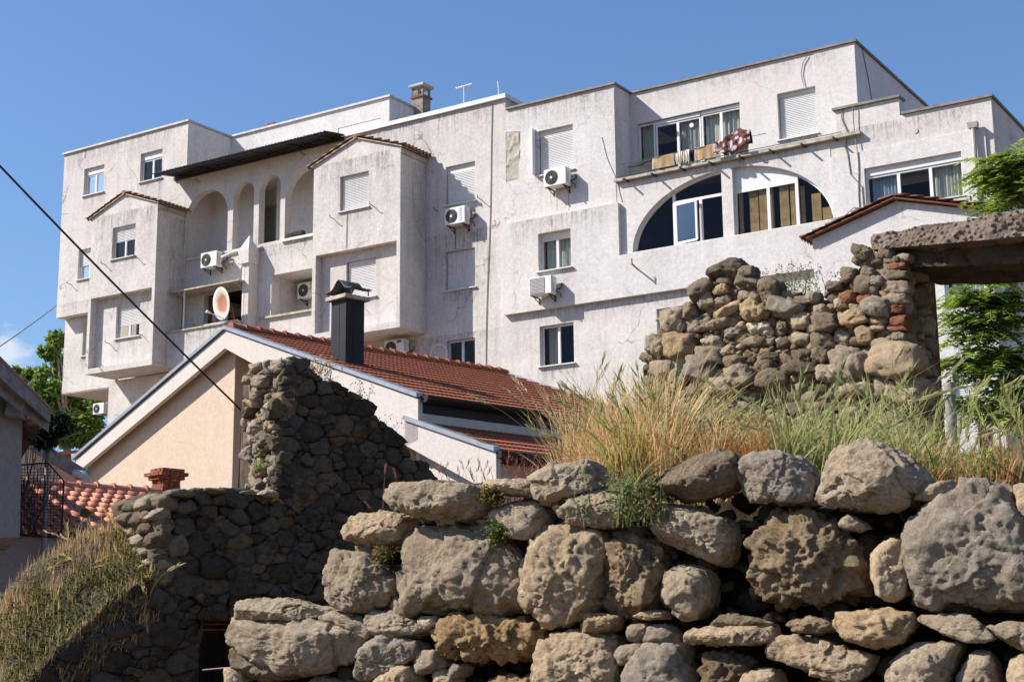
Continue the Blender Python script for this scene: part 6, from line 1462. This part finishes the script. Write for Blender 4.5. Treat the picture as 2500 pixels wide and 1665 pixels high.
# ailanthus: pinnate fronds
def ailanthus(name, base, limbs, fronds, seed, label, L=.62, nl=9):
    r_ = np.random.default_rng(seed); e = empty(name, base); bz = np.array(base); m = MB()
    for pts, r0, r1 in limbs: m.tube([tuple(np.array(p)-bz) for p in pts], [r0+(r1-r0)*i/(len(pts)-1) for i in range(len(pts))], 7)
    m.build('trunk', WOOD, e, smooth=True)
    bag = Bag()
    for c, rad, n in fronds:
        c = np.array(c); az = r_.uniform(0, 2*np.pi, n); d0 = np.stack([np.cos(az), np.sin(az)*.8, r_.uniform(.05, .6, n)], 1); d0 /= np.linalg.norm(d0, axis=1)[:, None]
        u = r_.normal(size=(n, 3)); u /= np.linalg.norm(u, axis=1)[:, None]; O_ = c+u*(rad*r_.random(n)**.5*.75)[:, None]-bz
        Ls = L*r_.uniform(.6, 1.15, n); t = np.linspace(0, 1, 7)[None, :, None]
        def pt(t): return O_[:, None, :]+d0[:, None, :]*Ls[:, None, None]*t+np.array([0, 0, -1.])*(Ls[:, None, None]*.55*t**2)
        cl = np.array((.27, .37, .06))*(1-r_.random((n, 1))*.5)+np.array((.22, .30, .05))*(r_.random((n, 1))*.5)
        sd_ = np.cross(d0, (0, 0, 1.)); sd_ /= np.linalg.norm(sd_, axis=1)[:, None]
        P = pt(t); w_ = .004; V = np.stack([P-sd_[:, None]*w_, P+sd_[:, None]*w_], 2).reshape(-1, 3); k = (np.arange(n)[:, None]*14+np.arange(6)[None]*2).ravel()
        bag.add(V, np.stack([k, k+1, k+3, k+2], 1), np.repeat(cl, 14, 0)*.9)
        for j in range(nl):
            tj = np.full((1, 1, 1), .12+.86*j/(nl-1)); p = pt(tj)[:, 0]
            for sg in (-1, 1):
                ll = Ls*.25*(1-.35*j/nl)*r_.uniform(.85, 1.1, n); a = sd_*sg+d0*.35+np.array([0, 0, -.35])+r_.normal(0, .12, (n, 3)); a /= np.linalg.norm(a, axis=1)[:, None]
                wv = np.cross(a, sd_*.2+np.array([0, 0, 1.])+r_.normal(0, .15, (n, 3))); wv /= np.linalg.norm(wv, axis=1)[:, None]; wv = wv*(ll*.25)[:, None]; a = a*ll[:, None]
                V = np.stack([p, p+a*.35+wv, p+a, p+a*.35-wv], 1).reshape(-1, 3); bag.add(V, np.arange(4*n).reshape(-1, 4), np.repeat(cl*r_.uniform(.8, 1.2, (n, 1)), 4, 0))
    bag.build('crown', parent=e); return tag(e, label, 'tree')
def fp(x, y, r_, n, d=24): return (tuple(pix('D', x, y, d)), r_*1.0621/F_PX*d, int(n*2.2))
FR = [fp(2330, 380, 45, 26), fp(2290, 410, 45, 22), fp(2345, 440, 50, 26), fp(2310, 470, 35, 12), fp(2380, 400, 60, 30), fp(2270, 385, 20, 5),
      fp(2300, 610, 25, 6), fp(2260, 640, 30, 12), fp(2230, 690, 45, 26), fp(2280, 700, 50, 34), fp(2215, 740, 35, 16), fp(2260, 770, 50, 30), fp(2330, 740, 50, 26), fp(2340, 690, 30, 10), fp(2200, 790, 20, 4),
      fp(2230, 830, 45, 24), fp(2290, 830, 50, 30), fp(2195, 840, 18, 5), fp(2340, 830, 50, 26), fp(2250, 870, 35, 14), fp(2310, 900, 45, 26), fp(2230, 930, 40, 22), fp(2280, 950, 45, 26), fp(2340, 950, 50, 24), fp(2360, 880, 40, 18), fp(2440, 430, 60, 22), fp(2430, 560, 55, 22), fp(2470, 700, 60, 22), fp(2440, 830, 55, 20), fp(2400, 330, 45, 14)]
tb_ = pix('D', 2360, 1080, 24.0); tb_[2] = 0; q = lambda x, y: tuple(pix('D', x, y, 24.0))
ailanthus('ailanthus_tree', tuple(tb_), [([tuple(tb_), q(2360, 1000), q(2370, 800), q(2380, 600), q(2370, 450)], .09, .035), ([q(2362, 990), q(2300, 860), q(2260, 780)], .035, .012), ([q(2370, 820), q(2300, 740), q(2240, 690)], .03, .01), ([q(2362, 1020), q(2290, 960), q(2220, 930)], .03, .01), ([q(2375, 560), q(2340, 430), q(2290, 390)], .03, .01)], FR, 91, 'bright green pinnate-leaved tree seen through and above the ruined doorway', .62)

# ================================================================== SMALL THINGS
# wire trellis panel with dead climber
td = 25.2; TP = lambda x, y, d=td: Vector(pix(17, x, y, d))
ctr_ = TP(230, 1460); te_ = empty('wire_trellis', tuple(ctr_)); q = [(14, 1465), (22, 1110), (110, 975), (340, 957), (452, 1085), (436, 1490)]
m = MB(); m.tube([tuple(TP(*p)-ctr_) for p in q], .016, 6); m.bar(tuple(TP(14, 1465)-ctr_), tuple(TP(436, 1488)-ctr_), .02); m.build('frame', BLK, te_)
m = MB(); edge = lambda x: np.interp(x, [14, 22, 110, 340, 452], [1300, 1110, 975, 957, 1085])
x = 36
while x < 436: m.bar(tuple(TP(x, edge(x))-ctr_), tuple(TP(x, 1466+(x-14)*.055)-ctr_), .007); x += 23
y = 1000
while y < 1460:
    xl = np.interp(y, [975, 1110, 1465], [110, 22, 15]); xr = np.interp(y, [957, 1085, 1490], [340, 452, 438]); m.bar(tuple(TP(xl, y)-ctr_), tuple(TP(xr, y)-ctr_), .007); y += 22
m.build('wire_mesh', BLK, te_); tag(te_, 'black wire mesh trellis panel with rounded corners in front of the salmon roof', 'trellis')
rr = random.Random(4); m = MB()
for i in range(34):
    x0 = rr.uniform(60, 250); x1 = x0+rr.uniform(-160, 260); y1 = rr.uniform(560, 1000); pts = [TP(x0+(x1-x0)*t+rr.uniform(-22, 22), 1460+(y1-1460)*t+rr.uniform(-14, 14), td-.08) for t in (0, .2, .4, .6, .8, 1)]
    m.tube([tuple(p) for p in pts], [.022 if i < 4 else .008, .018 if i < 4 else .007, .012 if i < 4 else .006, .006, .004, .003], 5)
o = m.build('dead_climber', DMET, smooth=True); tag(o, 'tangle of bare dark climber stems on the wire trellis', 'climber')
bg2 = Bag(); rg = np.random.default_rng(8); q = np.array([tuple(TP(rg.uniform(0, 120), rg.uniform(620, 850), td-.1)) for _ in range(160)]); V, F_, C = leafquads(q, rg.uniform(.05, .09, 160), rg, jitc((.03, .05, .025), 160, rg)); bg2.add(V, F_, C); bg2.build('leaf', parent=o)
# dark round flower head on a stem
sf = empty('sunflower', tuple(pix(17, 520, 1560, 15.6))); c0 = Vector(pix(17, 600, 1312, 15.6))-sf.location
m = MB(); n = 20; m.prism([(.05*math.cos(2*math.pi*i/n), .05*math.sin(2*math.pi*i/n)) for i in range(n)], lambda a, b: (c0.x+a, c0.y-.012, c0.z+b), lambda a, b: (c0.x+a, c0.y+.012, c0.z+b)); m.build('disc', plain('seed_disc', (.035, .03, .015), .95, .1, 0, .4, 60, .5), sf)
m = MB()
for i in range(26): a = 2*math.pi*i/26; m.add([(c0.x+.045*math.cos(a-.1), c0.y, c0.z+.045*math.sin(a-.1)), (c0.x+.085*math.cos(a), c0.y+.01, c0.z+.085*math.sin(a)), (c0.x+.045*math.cos(a+.1), c0.y-.006, c0.z+.045*math.sin(a+.1))], [(0, 1, 2)])
m.build('petals', plain('dry_petal', (.07, .06, .02), .9, .1, 0, .3, 40), sf)
m = MB(); m.tube([(0, 0, 0), (c0.x*.35, 0, c0.z*.5), (c0.x*.8, .01, c0.z*.82), (c0.x, c0.y+.012, c0.z-.04)], .006, 6); m.build('stem', DMET, sf)
tag(sf, 'dark dried sunflower head on a thin bent stem against the salmon tiles', 'flower')
# cables
def cable(name, p, q, r0, sag, lb, mat):
    p = Vector(p); q = Vector(q); m = MB(); m.tube([tuple(p.lerp(q, t)-Vector((0, 0, sag*4*t*(1-t)))-p) for t in [i/24 for i in range(25)]], r0, 7); o = m.build(name, mat, smooth=True); o.location = p; return tag(o, lb, 'cable')
A0 = pix('S', -260, 130, 13.0); A1 = pix('S', 596, 1008, 17.6)
cable('overhead_cable', A0, A1, .012, .05, 'thick black overhead cable crossing diagonally down to the dark stump', CABLE)
cable('thin_cable', pix('S', -200, 972, 40), pix('S', 137, 747, 55), .02, .1, 'thin grey cable running from the left edge up to the block corner', WIREG)
# utility pole outside the frame carries the cable
# posts at the ruined doorway
m = MB(); p = pix('D', 2190, 1010, 21.0); tz_ = pix('D', 2185, 880, 21.0)[2]
m.tube([(0, 0, -p[2]), (0, 0, tz_-p[2]-.06), (0, 0, tz_-p[2])], [.082, .078, .06], 12); o = m.build('post', WOOD, smooth=True, angle=40); o.location = p; m = MB()
for zz in (-.16, -.175): m.tube([(.09*math.cos(a), .09*math.sin(a), tz_-p[2]+zz) for a in [i*.5 for i in range(14)]], .008, 5)
m.build('wire_tie', COPW, o); tag(o, 'round wooden post with wire tie beyond the ruined doorway', 'post')
m = MB(); p = pix('D', 2272, 1070, 14.0); m.hexa([(-.06, -.03, -1.5), (.06, -.03, -1.5), (.06, .03, -1.5), (-.06, .03, -1.5)], [(-.06, -.03, .42), (.06, -.03, .42), (.06, .03, .42), (-.06, .03, .42)]); o = m.build('stake', WOODG, bevel=.008); o.location = p; tag(o, 'pale weathered wooden stake in the grass at the right', 'stake')
bw_b = [fp(0, 0, 0, 0)]
# pale twig lying at the doorway of the dark wall
m = MB(); p = pix('S', 495, 1635, 14.0); m.tube([(0, 0, 0), (.14, -.05, .012), (.26, -.1, .02)], .008, 6); o = m.build('branch', WOOD); o.location = p; tag(o, 'pale stick lying low beside the dark doorway', 'stick')
